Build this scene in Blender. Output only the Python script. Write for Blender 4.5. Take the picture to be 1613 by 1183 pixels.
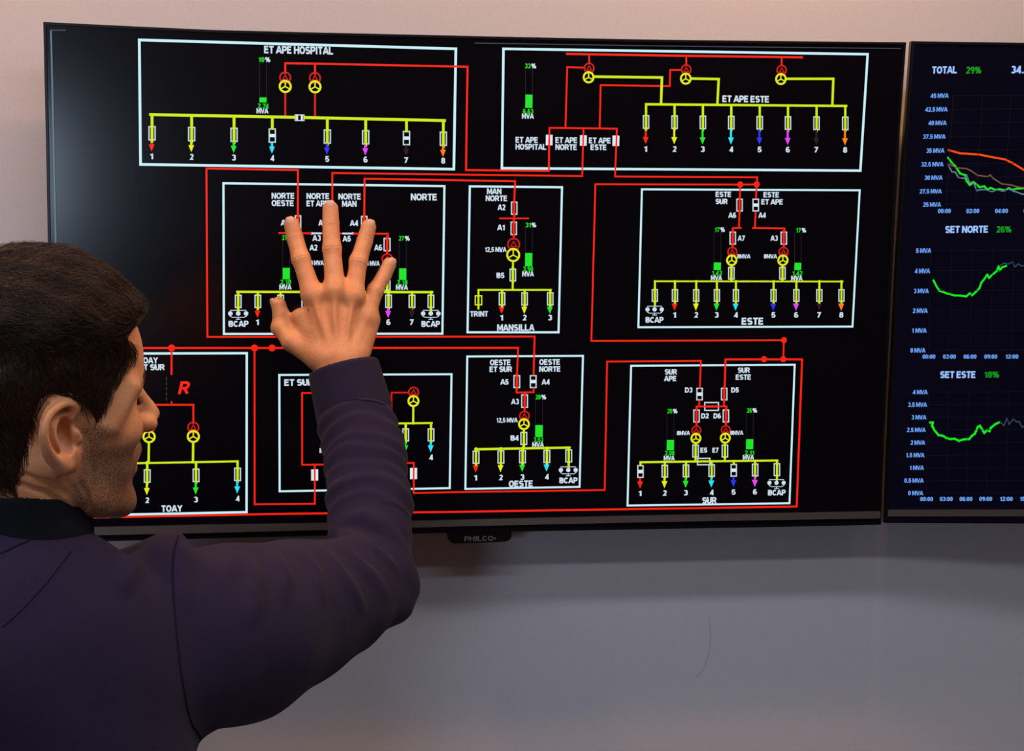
import bpy, math, random
import numpy as np
from mathutils import Matrix, Vector
random.seed(7); RNG = np.random.default_rng(7)
SC = bpy.context.scene
for o in list(bpy.data.objects): bpy.data.objects.remove(o)
COL = SC.collection

# ------------------------------------------------------------------ camera, world, lights, exposure
FW, FH, FPX = 1613.0, 1183.0, 2250.0
ZTOP = 2.005                                   # height of the top edge of the television
RT = np.array([[0.9920965950024954, -0.010490926308379212, -0.1250371410807428],
               [-0.0034470650534250097, 0.9938438336038143, -0.11073640842193791],
               [0.12542911913495555, 0.11029222489760981, 0.9859529203771151]])
def tvw(v): return np.array([v[0], v[2], -v[1]])
CAM = np.array([0.35743, -1.91435, ZTOP - 0.23455])
RIGHT, DOWN, FWD = tvw(RT[0]), tvw(RT[1]), tvw(RT[2])
cam_d = bpy.data.cameras.new('camera'); cam = bpy.data.objects.new('camera', cam_d); COL.objects.link(cam)
cam_d.sensor_width = 36; cam_d.lens = FPX / FW * 36; cam_d.clip_start = .05
M = Matrix.Identity(4)
for i in range(3):
    M[i][0] = RIGHT[i]; M[i][1] = -DOWN[i]; M[i][2] = -FWD[i]; M[i][3] = CAM[i]
cam.matrix_world = M
SC.camera = cam
SC.view_settings.view_transform = 'Standard'; SC.view_settings.look = 'None'
SC.view_settings.gamma = 1; SC.view_settings.exposure = 0.0; SC.view_settings.use_curve_mapping = False
world = bpy.data.worlds.new('world'); SC.world = world; world.use_nodes = True
world.node_tree.nodes['Background'].inputs[0].default_value = (.35, .45, .7, 1)
world.node_tree.nodes['Background'].inputs[1].default_value = .15

def area(name, loc, rot, sx, sy, power, color):
    d = bpy.data.lights.new(name, 'AREA'); d.shape = 'RECTANGLE'; d.size = sx; d.size_y = sy
    d.energy = power; d.color = color
    o = bpy.data.objects.new(name, d); o.location = loc; o.rotation_euler = rot; COL.objects.link(o)
    return o
area('wall_wash_light', (.20, -.365, 2.72), (0, 0, 0), 3.0, .05, 10.5, (1, .50, .22))
area('wall_downlight', (-.30, -.42, 2.72), (0, 0, 0), .07, .07, 5, (1, .52, .25))  # added lamp, unseen; warms the wall left of the television
area('wall_downlight', (.985, -.365, 2.72), (0, 0, 0), .07, .07, 6, (1, .50, .22))
area('ceiling_light', (.45, -.90, 2.74), (0, 0, 0), 3.2, .12, 13.4, (.89, .92, 1))
area('ceiling_light', (.45, -1.65, 2.74), (0, 0, 0), 3.2, .12, 13.4, (.89, .92, 1))
area('window_daylight', (-1.30, -4.40, 1.92), (math.radians(90), 0, 0), .9, .52, 23, (.62, .78, 1))

# ------------------------------------------------------------------ pixel -> point helpers (pinhole)
def ray(px, py):
    return FWD + RIGHT * ((px - FW / 2) / FPX) + DOWN * ((py - FH / 2) / FPX)
def P(px, py, depth): return CAM + ray(px, py) * depth
def onplane(px, py, p0, n):
    r = ray(px, py); return CAM + r * (np.dot(p0 - CAM, n) / np.dot(r, n))
def Q(px, py, off):                            # point `off` metres in front of the big screen
    return onplane(px, py, np.array([0, -off, 0.]), np.array([0, 1., 0]))
def depth_of(p): return float(np.dot(p - CAM, FWD))

# ------------------------------------------------------------------ materials
def srgb(r, g, b):
    f = lambda c: (c / 255 / 12.92) if c / 255 <= .04045 else ((c / 255 + .055) / 1.055) ** 2.4
    return (f(r), f(g), f(b), 1)
def mat(name, base, rough=.5, spec=.5, metal=0, noise=None, bump=None, emis=None, coat=0, sheen=0):
    m = bpy.data.materials.new(name); m.use_nodes = True; nt = m.node_tree; b = nt.nodes['Principled BSDF']
    b.inputs['Base Color'].default_value = base; b.inputs['Roughness'].default_value = rough
    b.inputs['Specular IOR Level'].default_value = spec; b.inputs['Metallic'].default_value = metal
    b.inputs['Coat Weight'].default_value = coat; b.inputs['Sheen Weight'].default_value = sheen
    tc = nt.nodes.new('ShaderNodeTexCoord')
    if noise:
        sc, amt, det = noise
        n = nt.nodes.new('ShaderNodeTexNoise'); n.inputs['Scale'].default_value = sc; n.inputs['Detail'].default_value = det
        nt.links.new(tc.outputs['Object'], n.inputs['Vector'])
        r = nt.nodes.new('ShaderNodeMapRange'); r.inputs['To Min'].default_value = 1 - amt; r.inputs['To Max'].default_value = 1 + amt
        nt.links.new(n.outputs['Fac'], r.inputs['Value'])
        v = nt.nodes.new('ShaderNodeVectorMath'); v.operation = 'SCALE'; v.inputs[0].default_value = base[:3]
        nt.links.new(r.outputs[0], v.inputs['Scale']); nt.links.new(v.outputs[0], b.inputs['Base Color'])
    if bump:
        sc, st, dist = bump
        n = nt.nodes.new('ShaderNodeTexNoise'); n.inputs['Scale'].default_value = sc; n.inputs['Detail'].default_value = 3
        nt.links.new(tc.outputs['Object'], n.inputs['Vector'])
        bp = nt.nodes.new('ShaderNodeBump'); bp.inputs['Strength'].default_value = st; bp.inputs['Distance'].default_value = dist
        nt.links.new(n.outputs['Fac'], bp.inputs['Height']); nt.links.new(bp.outputs[0], b.inputs['Normal'])
    if emis:
        b.inputs['Emission Color'].default_value = emis[0]; b.inputs['Emission Strength'].default_value = emis[1]
    return m
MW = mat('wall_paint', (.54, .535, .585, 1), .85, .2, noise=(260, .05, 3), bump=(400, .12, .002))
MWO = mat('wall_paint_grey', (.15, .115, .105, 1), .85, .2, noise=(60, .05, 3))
MSCUFF = mat('scuff', (.455, .445, .48, 1), .9, .1)
MCEIL = mat('ceiling_paint', (.75, .73, .7, 1), .9)
MFLOOR = mat('floor_vinyl', (.20, .125, .095, 1), .5, noise=(20, .2, 4))
MFRAME = mat('window_frame_paint', (.7, .7, .7, 1), .5)
MBEZEL = mat('bezel_gloss_black', (.004, .0035, .004, 1), .30, .25)
MCHIN = mat('chin_grey_plastic', (.034, .031, .030, 1), .5, .5, noise=(500, .15, 2))
MHOUSE = mat('housing_black_plastic', (.01, .01, .011, 1), .6)
MLOGO = mat('lettering_grey', (.11, .105, .11, 1), .5)
MSCREEN = mat('screen_panel', (.0015, .0015, .002, 1), .17, .40, emis=(srgb(5, 1, 9), .35))
MSCREEN2 = mat('screen_panel_blue', (.0015, .0015, .002, 1), .17, .40, emis=(srgb(3, 3, 18), .8))
def emit(name, r, g, b, s=1.0): return mat('glow_' + name, (.004, .004, .004, 1), .35, .3, emis=(srgb(r, g, b), s))
GLOW = {k: emit(k, *v) for k, v in dict(
    white=(200, 238, 246), text=(205, 222, 236), box=(196, 214, 224), fill=(222, 232, 240), red=(245, 34, 16), redd=(200, 26, 22), yellow=(206, 232, 22),
    yellowd=(226, 232, 34), green=(32, 226, 44), textg=(24, 205, 30), cyan=(44, 222, 246), blue=(44, 52, 228), magenta=(226, 70, 240),
    dark=(46, 16, 32), orange=(252, 128, 26), dim=(30, 27, 40), edge=(92, 122, 132), edged=(58, 62, 74), txt2=(156, 194, 255), axis=(104, 158, 240), grn2=(16, 142, 20),
    lred=(250, 72, 10), lgreen=(20, 232, 32), lbrown=(112, 82, 58), lblue=(92, 122, 142), lblued=(44, 60, 84), grid=(5, 10, 22), gdash=(40, 70, 22)).items()}
GORDER = list(GLOW)

# ------------------------------------------------------------------ object helpers
def tag(o, label=None, cat=None, group=None, kind=None):
    for k, v in (('label', label), ('category', cat), ('group', group), ('kind', kind)):
        if v: o[k] = v
    return o
def link_mesh(name, verts, faces, mats, parent=None, fmat=None, smooth=False):
    me = bpy.data.meshes.new(name)
    verts = np.asarray(verts, dtype=np.float32).reshape(-1, 3)
    if isinstance(faces, np.ndarray):
        nf, k = faces.shape
        me.vertices.add(len(verts)); me.vertices.foreach_set('co', verts.ravel())
        me.loops.add(nf * k); me.loops.foreach_set('vertex_index', faces.astype(np.int32).ravel())
        me.polygons.add(nf); me.polygons.foreach_set('loop_start', np.arange(0, nf * k, k, dtype=np.int32))
        try: me.polygons.foreach_set('loop_total', np.full(nf, k, dtype=np.int32))
        except Exception: pass
    else:
        me.from_pydata(verts.tolist(), [], faces)
    for m in (mats if isinstance(mats, (list, tuple)) else [mats]): me.materials.append(m)
    if fmat is not None: me.polygons.foreach_set('material_index', np.asarray(fmat, dtype=np.int32))
    if smooth: me.polygons.foreach_set('use_smooth', np.ones(len(me.polygons), dtype=bool))
    me.update(calc_edges=True); me.validate()
    o = bpy.data.objects.new(name, me); COL.objects.link(o)
    if parent is not None:
        o.parent = parent; o.matrix_parent_inverse = parent.matrix_world.inverted()
    return o
def empty(name, loc):
    o = bpy.data.objects.new(name, None); o.location = loc; o.empty_display_size = .05; COL.objects.link(o)
    bpy.context.view_layer.update(); return o
class MB:
    def __init__(s): s.v = []; s.f = []; s.m = []
    def add(s, vs, fs, m=0):
        b = len(s.v); s.v += [list(map(float, v)) for v in vs]; s.f += [[i + b for i in f] for f in fs]; s.m += [m] * len(fs)
    def box(s, x0, x1, y0, y1, z0, z1, m=0):
        v = [(x, y, z) for x in (x0, x1) for y in (y0, y1) for z in (z0, z1)]
        s.add(v, [(0, 1, 3, 2), (4, 6, 7, 5), (0, 4, 5, 1), (2, 3, 7, 6), (0, 2, 6, 4), (1, 5, 7, 3)], m)
    def loft(s, rings, m=0, cap=True, closed=True):
        n = len(rings[0]); b = len(s.v)
        for r in rings: s.v += [list(map(float, p)) for p in r]
        for i in range(len(rings) - 1):
            for j in range(n if closed else n - 1):
                k = (j + 1) % n; s.f.append([b + i * n + j, b + i * n + k, b + (i + 1) * n + k, b + (i + 1) * n + j]); s.m.append(m)
        if cap:
            s.f.append([b + j for j in range(n)][::-1]); s.m.append(m)
            s.f.append([b + (len(rings) - 1) * n + j for j in range(n)]); s.m.append(m)
    def build(s, name, mats, parent=None, smooth=False):
        return link_mesh(name, s.v, s.f, mats, parent, s.m, smooth)
def tube_rings(pts, rad, n=8):
    pts = [np.asarray(p, float) for p in pts]; rings = []; prev = None
    for i, p in enumerate(pts):
        t = pts[min(i + 1, len(pts) - 1)] - pts[max(i - 1, 0)]; t /= np.linalg.norm(t) + 1e-12
        if prev is None:
            prev = np.cross(t, [0, 0, 1.]) if abs(t[2]) < .9 else np.cross(t, [1., 0, 0])
        u = prev - t * np.dot(prev, t); u /= np.linalg.norm(u) + 1e-12; prev = u; w = np.cross(t, u)
        r = rad[i] if hasattr(rad, '__len__') else rad
        rings.append([p + r * (math.cos(a) * u + math.sin(a) * w) for a in np.linspace(0, 2 * math.pi, n, endpoint=False)])
    return rings

# ------------------------------------------------------------------ the room
WALLY = .075
XL, XR, YB, ZC = -2.3, 3.4, -4.45, 2.80
b = MB(); b.box(XL - .1, XR + .1, WALLY, WALLY + .12, 0, ZC)
sc_px = [(1116, 972), (1119, 992), (1119, 1012), (1116, 1030), (1111, 1048), (1104, 1060), (1095, 1066)]
wp, wn = np.array([0, WALLY - .0004, 0]), np.array([0, 1., 0])
for i in range(len(sc_px) - 1):
    a, c = onplane(*sc_px[i], wp, wn), onplane(*sc_px[i + 1], wp, wn)
    d = np.array([c[2] - a[2], 0, -(c[0] - a[0])]); d *= .0007 / np.linalg.norm(d)
    b.add([a - d, a + d, c + d, c - d], [(0, 1, 2, 3)], 1)
tag(b.build('wall_back', [MW, MSCUFF]), kind='structure')
def slab(name, *a, m=MW):
    b = MB(); b.box(*a); return tag(b.build(name, m), kind='structure')
slab('floor', XL - .1, XR + .1, YB - .1, WALLY + .12, -.1, 0, m=MFLOOR)
slab('ceiling', XL - .1, XR + .1, YB - .1, WALLY + .12, ZC, ZC + .1, m=MCEIL)
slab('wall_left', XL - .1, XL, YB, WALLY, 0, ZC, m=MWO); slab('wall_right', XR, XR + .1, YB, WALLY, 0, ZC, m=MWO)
b = MB()
wx0, wx1, wz0, wz1 = -1.81, -.79, 1.60, 2.24
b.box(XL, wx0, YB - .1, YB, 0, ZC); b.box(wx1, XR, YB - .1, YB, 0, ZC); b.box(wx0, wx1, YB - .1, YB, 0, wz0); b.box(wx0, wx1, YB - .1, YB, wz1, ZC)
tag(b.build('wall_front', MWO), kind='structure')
b = MB()
for a in ((wx0, wx0 + .05, wz0, wz1), (wx1 - .05, wx1, wz0, wz1), (wx0, wx1, wz0, wz0 + .05), (wx0, wx1, wz1 - .05, wz1)):
    b.box(a[0], a[1], YB - .08, YB - .03, a[2], a[3])
tag(b.build('window_1', MFRAME), kind='structure')

# ------------------------------------------------------------------ writing: a plain bold sans built from strokes (units: cap height = 1)
def _arc(cx, cy, rx, ry, a0, a1, n=9):
    return [(cx + rx * math.cos(math.radians(a)), cy + ry * math.sin(math.radians(a))) for a in np.linspace(a0, a1, n)]
def _glyph_table():
    t, w = .1, .72                                # half stroke, letter width
    l, r, u, m = t, w - t, 1 - t, .5
    G = {}
    G['A'] = (.80, [[(.06, 0), (.36, .98), (.44, .98), (.74, 0)], [(.2, .3), (.6, .3)]])
    G['B'] = (.72, [[(l, t), (l, u), (.36, u)] + _arc(.38, .72, .2, .18, 90, -90) + [(l, .54)], [(l, .52), (.40, .52)] + _arc(.40, .31, .22, .21, 90, -90) + [(l, t)]])
    G['C'] = (.74, [_arc(.38, .5, .28, .4, 42, 318, 17)])
    G['D'] = (.74, [[(l, t), (l, u), (.32, u)] + _arc(.32, .5, .32, .4, 90, -90, 13) + [(l, t)]])
    G['E'] = (.66, [[(.6, u), (l, u), (l, t), (.62, t)], [(l, .52), (.56, .52)]])
    G['H'] = (.74, [[(l, 0), (l, 1)], [(r + .02, 0), (r + .02, 1)], [(l, .52), (r, .52)]])
    G['I'] = (.30, [[(.15, 0), (.15, 1)]])
    G['L'] = (.62, [[(l, 1), (l, t), (.6, t)]])
    G['M'] = (.88, [[(l, 0), (l, .93), (.17, .93), (.44, .18), (.71, .93), (.78, .93), (.78, 0)]])
    G['N'] = (.74, [[(l, 0), (l, .92), (.15, .92), (.6, .08), (r + .02, .08), (r + .02, 1)]])
    G['O'] = (.80, [_arc(.4, .5, .30, .4, 90, 450, 25)])
    G['P'] = (.68, [[(l, 0), (l, u), (.36, u)] + _arc(.37, .67, .22, .23, 90, -90) + [(l, .44)]])
    G['R'] = (.74, [[(l, 0), (l, u), (.38, u)] + _arc(.39, .68, .22, .22, 90, -90) + [(l, .46)], [(.40, .44), (.66, 0)]])
    G['S'] = (.70, [_arc(.35, .70, .23, .21, 25, 250, 12) + _arc(.35, .305, .25, .215, 80, -150, 12)])
    G['T'] = (.68, [[(.02, u), (.66, u)], [(.34, 0), (.34, u)]])
    G['U'] = (.74, [[(l, 1), (l, .38)] + _arc(.37, .38, .27, .28, 180, 360, 11) + [(.64, 1)]])
    G['V'] = (.74, [[(.06, 1), (.34, .06), (.40, .06), (.68, 1)]])
    G['Y'] = (.74, [[(.06, 1), (.37, .46), (.68, 1)], [(.37, 0), (.37, .48)]])
    G['0'] = (.60, [_arc(.3, .5, .2, .41, 90, 450, 21)])
    G['1'] = (.46, [[(.06, .70), (.30, .90), (.30, 0)]])
    G['2'] = (.60, [_arc(.29, .69, .20, .22, 160, -30, 10) + [(.12, .1), (.56, .1)]])
    G['3'] = (.60, [_arc(.28, .71, .19, .2, 150, -80, 10), _arc(.28, .31, .21, .22, 85, -150, 10)])
    G['4'] = (.62, [[(.58, .28), (.08, .28), (.40, .92), (.42, .92), (.42, 0)]])
    G['5'] = (.60, [[(.53, .9), (.16, .9), (.11, .5)] + _arc(.28, .33, .22, .24, 120, -150, 11)])
    G['6'] = (.60, [[(.49, .86)] + _arc(.32, .55, .22, .36, 90, 180, 8) + _arc(.31, .31, .21, .22, 180, 520, 18)])
    G['7'] = (.58, [[(.04, .9), (.52, .9), (.2, 0)]])
    G['8'] = (.60, [_arc(.3, .72, .18, .19, 90, 450, 18), _arc(.3, .31, .21, .22, 90, 450, 18)])
    G['9'] = (.60, [_arc(.3, .68, .20, .22, 0, 360, 18), [(.5, .68)] + _arc(.28, .45, .22, .36, 10, -110, 9)])
    G['%'] = (.96, [_arc(.22, .72, .13, .19, 90, 450, 14), _arc(.74, .28, .13, .19, 90, 450, 14), [(.26, 0), (.70, 1)]])
    G['.'] = (.28, [[(.14, 0), (.14, .2)]]); G[','] = (.28, [[(.16, .18), (.10, -.14)]]); G[':'] = (.28, [[(.14, .1), (.14, .28)], [(.14, .58), (.14, .76)]])
    return G
_GT = _glyph_table(); _tc = {}
def ribbon2(pts, hw):
    p = [np.array(q, float) for q in pts]; closed = np.linalg.norm(p[0] - p[-1]) < 1e-6
    if closed: p = p[:-1]
    n = len(p); vs = []; fs = []
    for i in range(n):
        a = p[i - 1] if (i > 0 or closed) else p[i] * 2 - p[i + 1]
        c = p[(i + 1) % n] if (i < n - 1 or closed) else p[i] * 2 - p[i - 1]
        d0 = (p[i] - a) / (np.linalg.norm(p[i] - a) + 1e-9); d1 = (c - p[i]) / (np.linalg.norm(c - p[i]) + 1e-9)
        n0 = np.array([-d0[1], d0[0]]); n1 = np.array([-d1[1], d1[0]]); mm = n0 + n1; L = np.linalg.norm(mm)
        mm = n1 if L < 1e-6 else mm / L
        k = hw / max(.5, float(mm @ n1)); vs += [p[i] + mm * k, p[i] - mm * k]
    for i in range(n if closed else n - 1):
        j = (i + 1) % n; fs.append([2 * i + 1, 2 * j + 1, 2 * j, 2 * i])
    return vs, fs
def glyphs(s, bold=.03, shear=0.0):
    k = (s, bold, shear)
    if k in _tc: return _tc[k]
    x = 0; V = []; F = []
    for ch in s:
        if ch == ' ': x += .28; continue
        w, strokes = _GT[ch]
        for st in strokes:
            vs, fs = ribbon2(st, .075 + bold); b = len(V); V += [(v[0] + x + shear * v[1], v[1]) for v in vs]; F += [[i + b for i in f] for f in fs]
        x += w + .05
    V = np.array(V); lo, hi = V.min(0), V.max(0); lo[1], hi[1] = min(0, lo[1] if lo[1] > -.05 else 0), max(1, hi[1])
    V[:, 1] = np.minimum(V[:, 1], 1.0)
    if ',' not in s: V[:, 1] = np.maximum(V[:, 1], 0)
    lo, hi = V.min(0), V.max(0); lo[1], hi[1] = 0, 1
    V = (V - (lo[0], 0)) / (hi[0] - lo[0], 1.0)
    _tc[k] = (V, F); return _tc[k]

class Screen:
    """Graphics shown on one flat panel: everything is laid on the panel's own plane in metres."""
    def __init__(s, origin, ux, slope=lambda x, y: 0.0):
        s.o = np.asarray(origin, float); s.ux = np.asarray(ux, float); s.uz = np.array([0, 0, 1.])
        s.n = np.cross(s.ux, s.uz)          # away from the wall
        s.mb = MB(); s.lay = 0; s.slope = slope
    def uv(s, px, py):
        p = onplane(px, py, s.o, s.n) - s.o; return np.array([p @ s.ux, p[2]])
    def pt(s, q, lift): return s.o + s.ux * q[0] + s.uz * q[1] + s.n * lift
    def lift(s, c): return .0006 + .00003 * GORDER.index(c)
    def poly(s, qs, c, extra=0): s.mb.add([s.pt(q, s.lift(c) + extra) for q in qs], [list(range(len(qs)))], GORDER.index(c) + 1)
    def line(s, c, w, pts, extra=0):
        w = w * .76e-3 / 2; q = [s.uv(*p) for p in pts]
        for i in range(len(q) - 1):
            a, d = q[i], q[i + 1]; t = d - a; L = np.linalg.norm(t); t /= L + 1e-9; n = np.array([-t[1], t[0]]) * w
            e0 = t * w; e1 = t * w
            s.poly([a - e0 - n, d + e1 - n, d + e1 + n, a - e0 + n], c, extra)
    def rect(s, c, w, pts): s.line(c, w, list(pts) + [pts[0]])
    def quad(s, c, x0, x1, y0, y1, extra=0):
        a, d = s.uv(x0, y0), s.uv(x1, y1); xm = s.uv((x0 + x1) / 2, (y0 + y1) / 2)
        hw, hh = abs(d[0] - a[0]) / 2, abs(d[1] - a[1]) / 2
        s.poly([xm + (-hw, -hh), xm + (hw, -hh), xm + (hw, hh), xm + (-hw, hh)], c, extra)
    def disc(s, c, x, y, r, n=20):
        q = s.uv(x, y); r *= .85e-3
        s.poly([q + r * np.array([math.cos(a), math.sin(a)]) for a in np.linspace(0, 2 * math.pi, n, endpoint=False)], c)
    def ring(s, c, x, y, r, w, n=24):
        q = s.uv(x, y); r *= .85e-3; w *= .85e-3; A = np.linspace(0, 2 * math.pi, n + 1)
        for a, d in zip(A[:-1], A[1:]):
            u, v = np.array([math.cos(a), math.sin(a)]), np.array([math.cos(d), math.sin(d)])
            s.poly([q + u * (r - w / 2), q + v * (r - w / 2), q + v * (r + w / 2), q + u * (r + w / 2)], c)
    def text(s, t, x0, x1, y, h, c='text', bold=.038, shear=0):
        v, f = glyphs(t, bold, shear); sl = s.slope((x0 + x1) / 2, y)
        a, d = s.uv(x0, y - sl * (x1 - x0) / 2), s.uv(x1, y + sl * (x1 - x0) / 2); hh = h * .85e-3
        vs = [s.pt(a + (d - a) * p[0] + np.array([0, (p[1] - .5) * hh]), s.lift(c)) for p in v]
        s.mb.add(vs, f, GORDER.index(c) + 1)
    # --- one-line-diagram symbols
    def box(s, x, y0, y1, inner=None, w=10.5, c='box', lw=2.1, ww=4):
        s.rect(c, lw, [(x - w / 2 + 1, y0 + 1), (x + w / 2 - 1, y0 + 1), (x + w / 2 - 1, y1 - 1), (x - w / 2 + 1, y1 - 1)])
        if inner == 'open': s.quad('fill', x - w / 2 + 1, x + w / 2 - 1, (y0 + y1) / 2 - 2.6, (y0 + y1) / 2 + 2.6)
        elif inner: s.line(inner, ww, [(x, y0 - 1), (x, y1 + 1)])
    def hbox(s, x0, x1, y0, y1, inner):
        s.rect('box', 2.2, [(x0, y0), (x1, y0), (x1, y1), (x0, y1)]); s.line(inner, 4, [(x0 + 2, (y0 + y1) / 2), (x1 - 2, (y0 + y1) / 2)])
    def arrow(s, x, y0, tip, c, w=9, hl=11, lw=3.5):
        s.line(c, lw, [(x, y0), (x, tip - hl)]) if tip - hl > y0 + 2 else None
        a, d, e = s.uv(x - w / 2, tip - hl), s.uv(x + w / 2, tip - hl), s.uv(x, tip); s.poly([a, e, d], c)
    def feeder(s, x, yb, y0, y1, tip, yn, num, c, op=False, bw=10.5, lw=4.2, yc='yellow'):
        s.line(yc, lw, [(x, yb), (x, y0)]); s.box(x, y0, y1, 'open' if op else yc, bw, ww=lw)
        s.arrow(x - .6, y1 + 1, tip, c)
        if num: s.text(num, x - 3.4, x + 1.8 if num == '1' else x + 3, yn, 9, bold=.04)
    def xfmr(s, xr, yr, xy, yy, r=8):
        s.ring('redd', xr, yr, r, 2.4); s.ring('yellowd', xy, yy, r + .4, 3)
        h = r * .5
        s.rect('redd', 1.7, [(xr, yr - h), (xr + h, yr + h * .8), (xr - h, yr + h * .8)])
        for dx, dy in ((0, -1), (.87, .5), (-.87, .5)): s.line('yellowd', 2.1, [(xy, yy), (xy + dx * r * .85, yy + dy * r * .85)])
    def bcap(s, x, y, w, tx0, tx1, ty):
        for k in (-.4, 0, .4): s.disc('text', x + k * w, y, 3.6, 10)
        s.line('text', 1.2, [(x - .4 * w, y - 5), (x + .4 * w, y - 5)]); s.line('text', 1.2, [(x - .42 * w, y + 4), (x - .3 * w, y + 6), (x + .3 * w, y + 6), (x + .42 * w, y + 4)])
        s.line('text', 1.6, [(x, y - 9), (x, y - 4)]); s.line('text', 1.4, [(x, y + 6), (x, y + 9)]); s.line('text', 1.4, [(x - 3, y + 9), (x + 3, y + 9)])
        s.text('BCAP', tx0, tx1, ty, 9.5)
    def meter(s, x0, x1, ytop, yb0, yb1, pct, px0, px1, py, val, vx0, vx1, vy, my, mx0, mx1):
        m = px0 + (px1 - px0) * .5
        s.text(pct, px0, m, py, 7.5, 'textg'); s.text('%', m + 1, px1, py, 7.5)
        for x in (x0, x1): s.line('dim', 1.0, [(x, ytop), (x, yb0)])
        s.quad('green', x0, x1, yb0, yb1); s.text(val, vx0, vx1, vy, 7.5, 'textg'); s.text('MVA', mx0, mx1, my, 8)

# ------------------------------------------------------------------ big television
tv = empty('television', (.56, WALLY, 1.62))
tag(tv, 'large wall-mounted television showing the white-boxed electrical one-line diagrams the man is pointing at', 'television')
def tvslope(x, y): return .0235 - .0225 * (y / 415.0) - .008 * max(0, (x - 700) / 700) * (1 - y / 415.0)
S = Screen((0, -.0015, 0), (1, 0, 0), tvslope)
def outline(top, right, bottom, left): return top + right + bottom + left
EDGE = [(68.4, 34.6), (200, 41), (330, 47), (465, 50.5), (600, 53.5), (800, 58), (1000, 62), (1213, 64.6), (1426.5, 66.6),
        (1417, 200), (1409, 340), (1401, 497), (1395, 617), (1390.5, 725), (1387, 826.3),
        (1243, 829.5), (1100, 832), (930, 835), (760, 838), (545, 843), (330, 847.9), (138, 853), (83, 854.6),
        (81, 700), (79, 540), (75.5, 378), (73.3, 250), (70.5, 130)]
Y0 = np.array([0, 0, 0.]); YN = np.array([0, 1., 0])
E3 = [onplane(x, y, Y0, YN) for x, y in EDGE]
cen = np.mean(E3, axis=0)
def ring_at(y, k):                              # inset ring (k metres) at depth y
    out = []
    for p in E3:
        d = p - cen; out.append((p[0] - math.copysign(min(k, abs(d[0])), d[0]) * (abs(d[0]) > .5 or 0) , y, p[2] - math.copysign(k, d[2]) * (abs(d[2]) > .28)))
    return out
b = MB(); b.loft([ring_at(.0140, .012), ring_at(.0120, .001), ring_at(.0100, 0), ring_at(.002, 0), ring_at(-.0030, .0003), ring_at(-.0035, .0008), ring_at(-.0035, .0036), ring_at(-.001, .0040)], cap=True)
b.build('bezel', MBEZEL, tv)
b = MB(); b.loft([[(x, y, z) for x, z in ((.10, 1.345), (1.03, 1.345), (1.03, 1.80), (.10, 1.80))] for y in (.0135, .066)])
b.box(.42, .70, .06, WALLY - .0006, 1.50, 1.70)
b.build('rear_housing', MHOUSE, tv)
# grey lower strip of the frame
top = [(88, 832.6), (330, 830.5), (545, 824), (760, 818.6), (1000, 813), (1200, 809.2), (1387, 806.2)]
bot = [(88, 844.5), (330, 839.5), (545, 834), (760, 828.2), (1000, 823), (1200, 819.4), (1387, 816.6)]
top[1] = (330, 827.2); top[0] = (88, 832.6)
b = MB(); rings = []
for a, c in zip(top, bot):
    a3, c3 = onplane(*a, np.array([0, -.0060, 0]), YN), onplane(*c, np.array([0, -.0078, 0]), YN)
    rings.append([a3, c3, c3 + (0, .004, 0), a3 + (0, .004, 0)])
b.loft(rings); b.build('chin_strip', MCHIN, tv)
# brand tab under the frame
b = MB(); tp = [(704, 838), (806, 836), (806, 845), (803, 850.5), (796, 853.5), (716, 856.5), (709, 853.5), (705, 847)]
f3 = [onplane(*p, np.array([0, -.003, 0]), YN) for p in tp]
b.loft([[p + (0, .02, 0) for p in f3], f3]); tab = b.build('brand_tab', MBEZEL, tv)
L = Screen((0, -.0032, 0), (1, 0, 0), lambda x, y: -.022)
L.text('PHILCO', 731.5, 777, 848.2, 8.6, 'text', bold=.012); L.disc('text', 780, 848, 1.5)
link_mesh('brand_lettering', L.mb.v, L.mb.f, MLOGO, tab)

RED, YEL = 'red', 'yellow'
# window edge at the display's left; thin dim line along the top
S.line('edge', 2.6, [(80.5, 48), (83, 150), (85.3, 250), (88, 382), (90, 540), (91, 800)]); S.line('edged', 2, [(80.5, 48), (103, 47.6)])
S.line('edged', 1.6, [(748, 68), (1000, 72), (1200, 74.4), (1418, 76.5)])
# hospital panel
S.rect('white', 4.4, [(219.5, 63), (718, 77), (714.8, 266.5), (221.5, 259)])
S.text('ET APE HOSPITAL', 416, 524.6, 79, 11.5)
S.meter(408.7, 420, 98, 153.5, 161.5, '10', 407, 426, 94, '2.74', 405.5, 423, 167, 174.7, 404, 423)
S.line(RED, 3.4, [(449.3, 115), (449.3, 99.7), (496, 100.3), (736.5, 105.3), (735, 190), (734, 268), (864.4, 269.2), (865, 221)]); S.line(RED, 3.4, [(496.2, 116), (496.2, 100.5)])
for x in (449.3, 496.2): S.line('redd', 3.4, [(x, 146), (x, 184)])
S.xfmr(449.3, 122.3, 449.3, 136.2); S.xfmr(496.2, 123, 496.2, 136.8)
S.line(YEL, 4.8, [(237.5, 180.6), (464, 184.8)]); S.line(YEL, 4.8, [(480, 185.2), (700, 190)])
S.line('box', 1.6, [(465, 181), (479, 181.2), (479, 190), (465, 189.8), (465, 181)])
for x in (468, 475.5): S.quad('fill', x - 1.6, x + 1.6, 181, 190)
NC = [('1', 'red'), ('2', 'yellowd'), ('3', 'green'), ('4', 'cyan'), ('5', 'blue'), ('6', 'magenta'), ('7', 'dark'), ('8', 'orange')]
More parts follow.
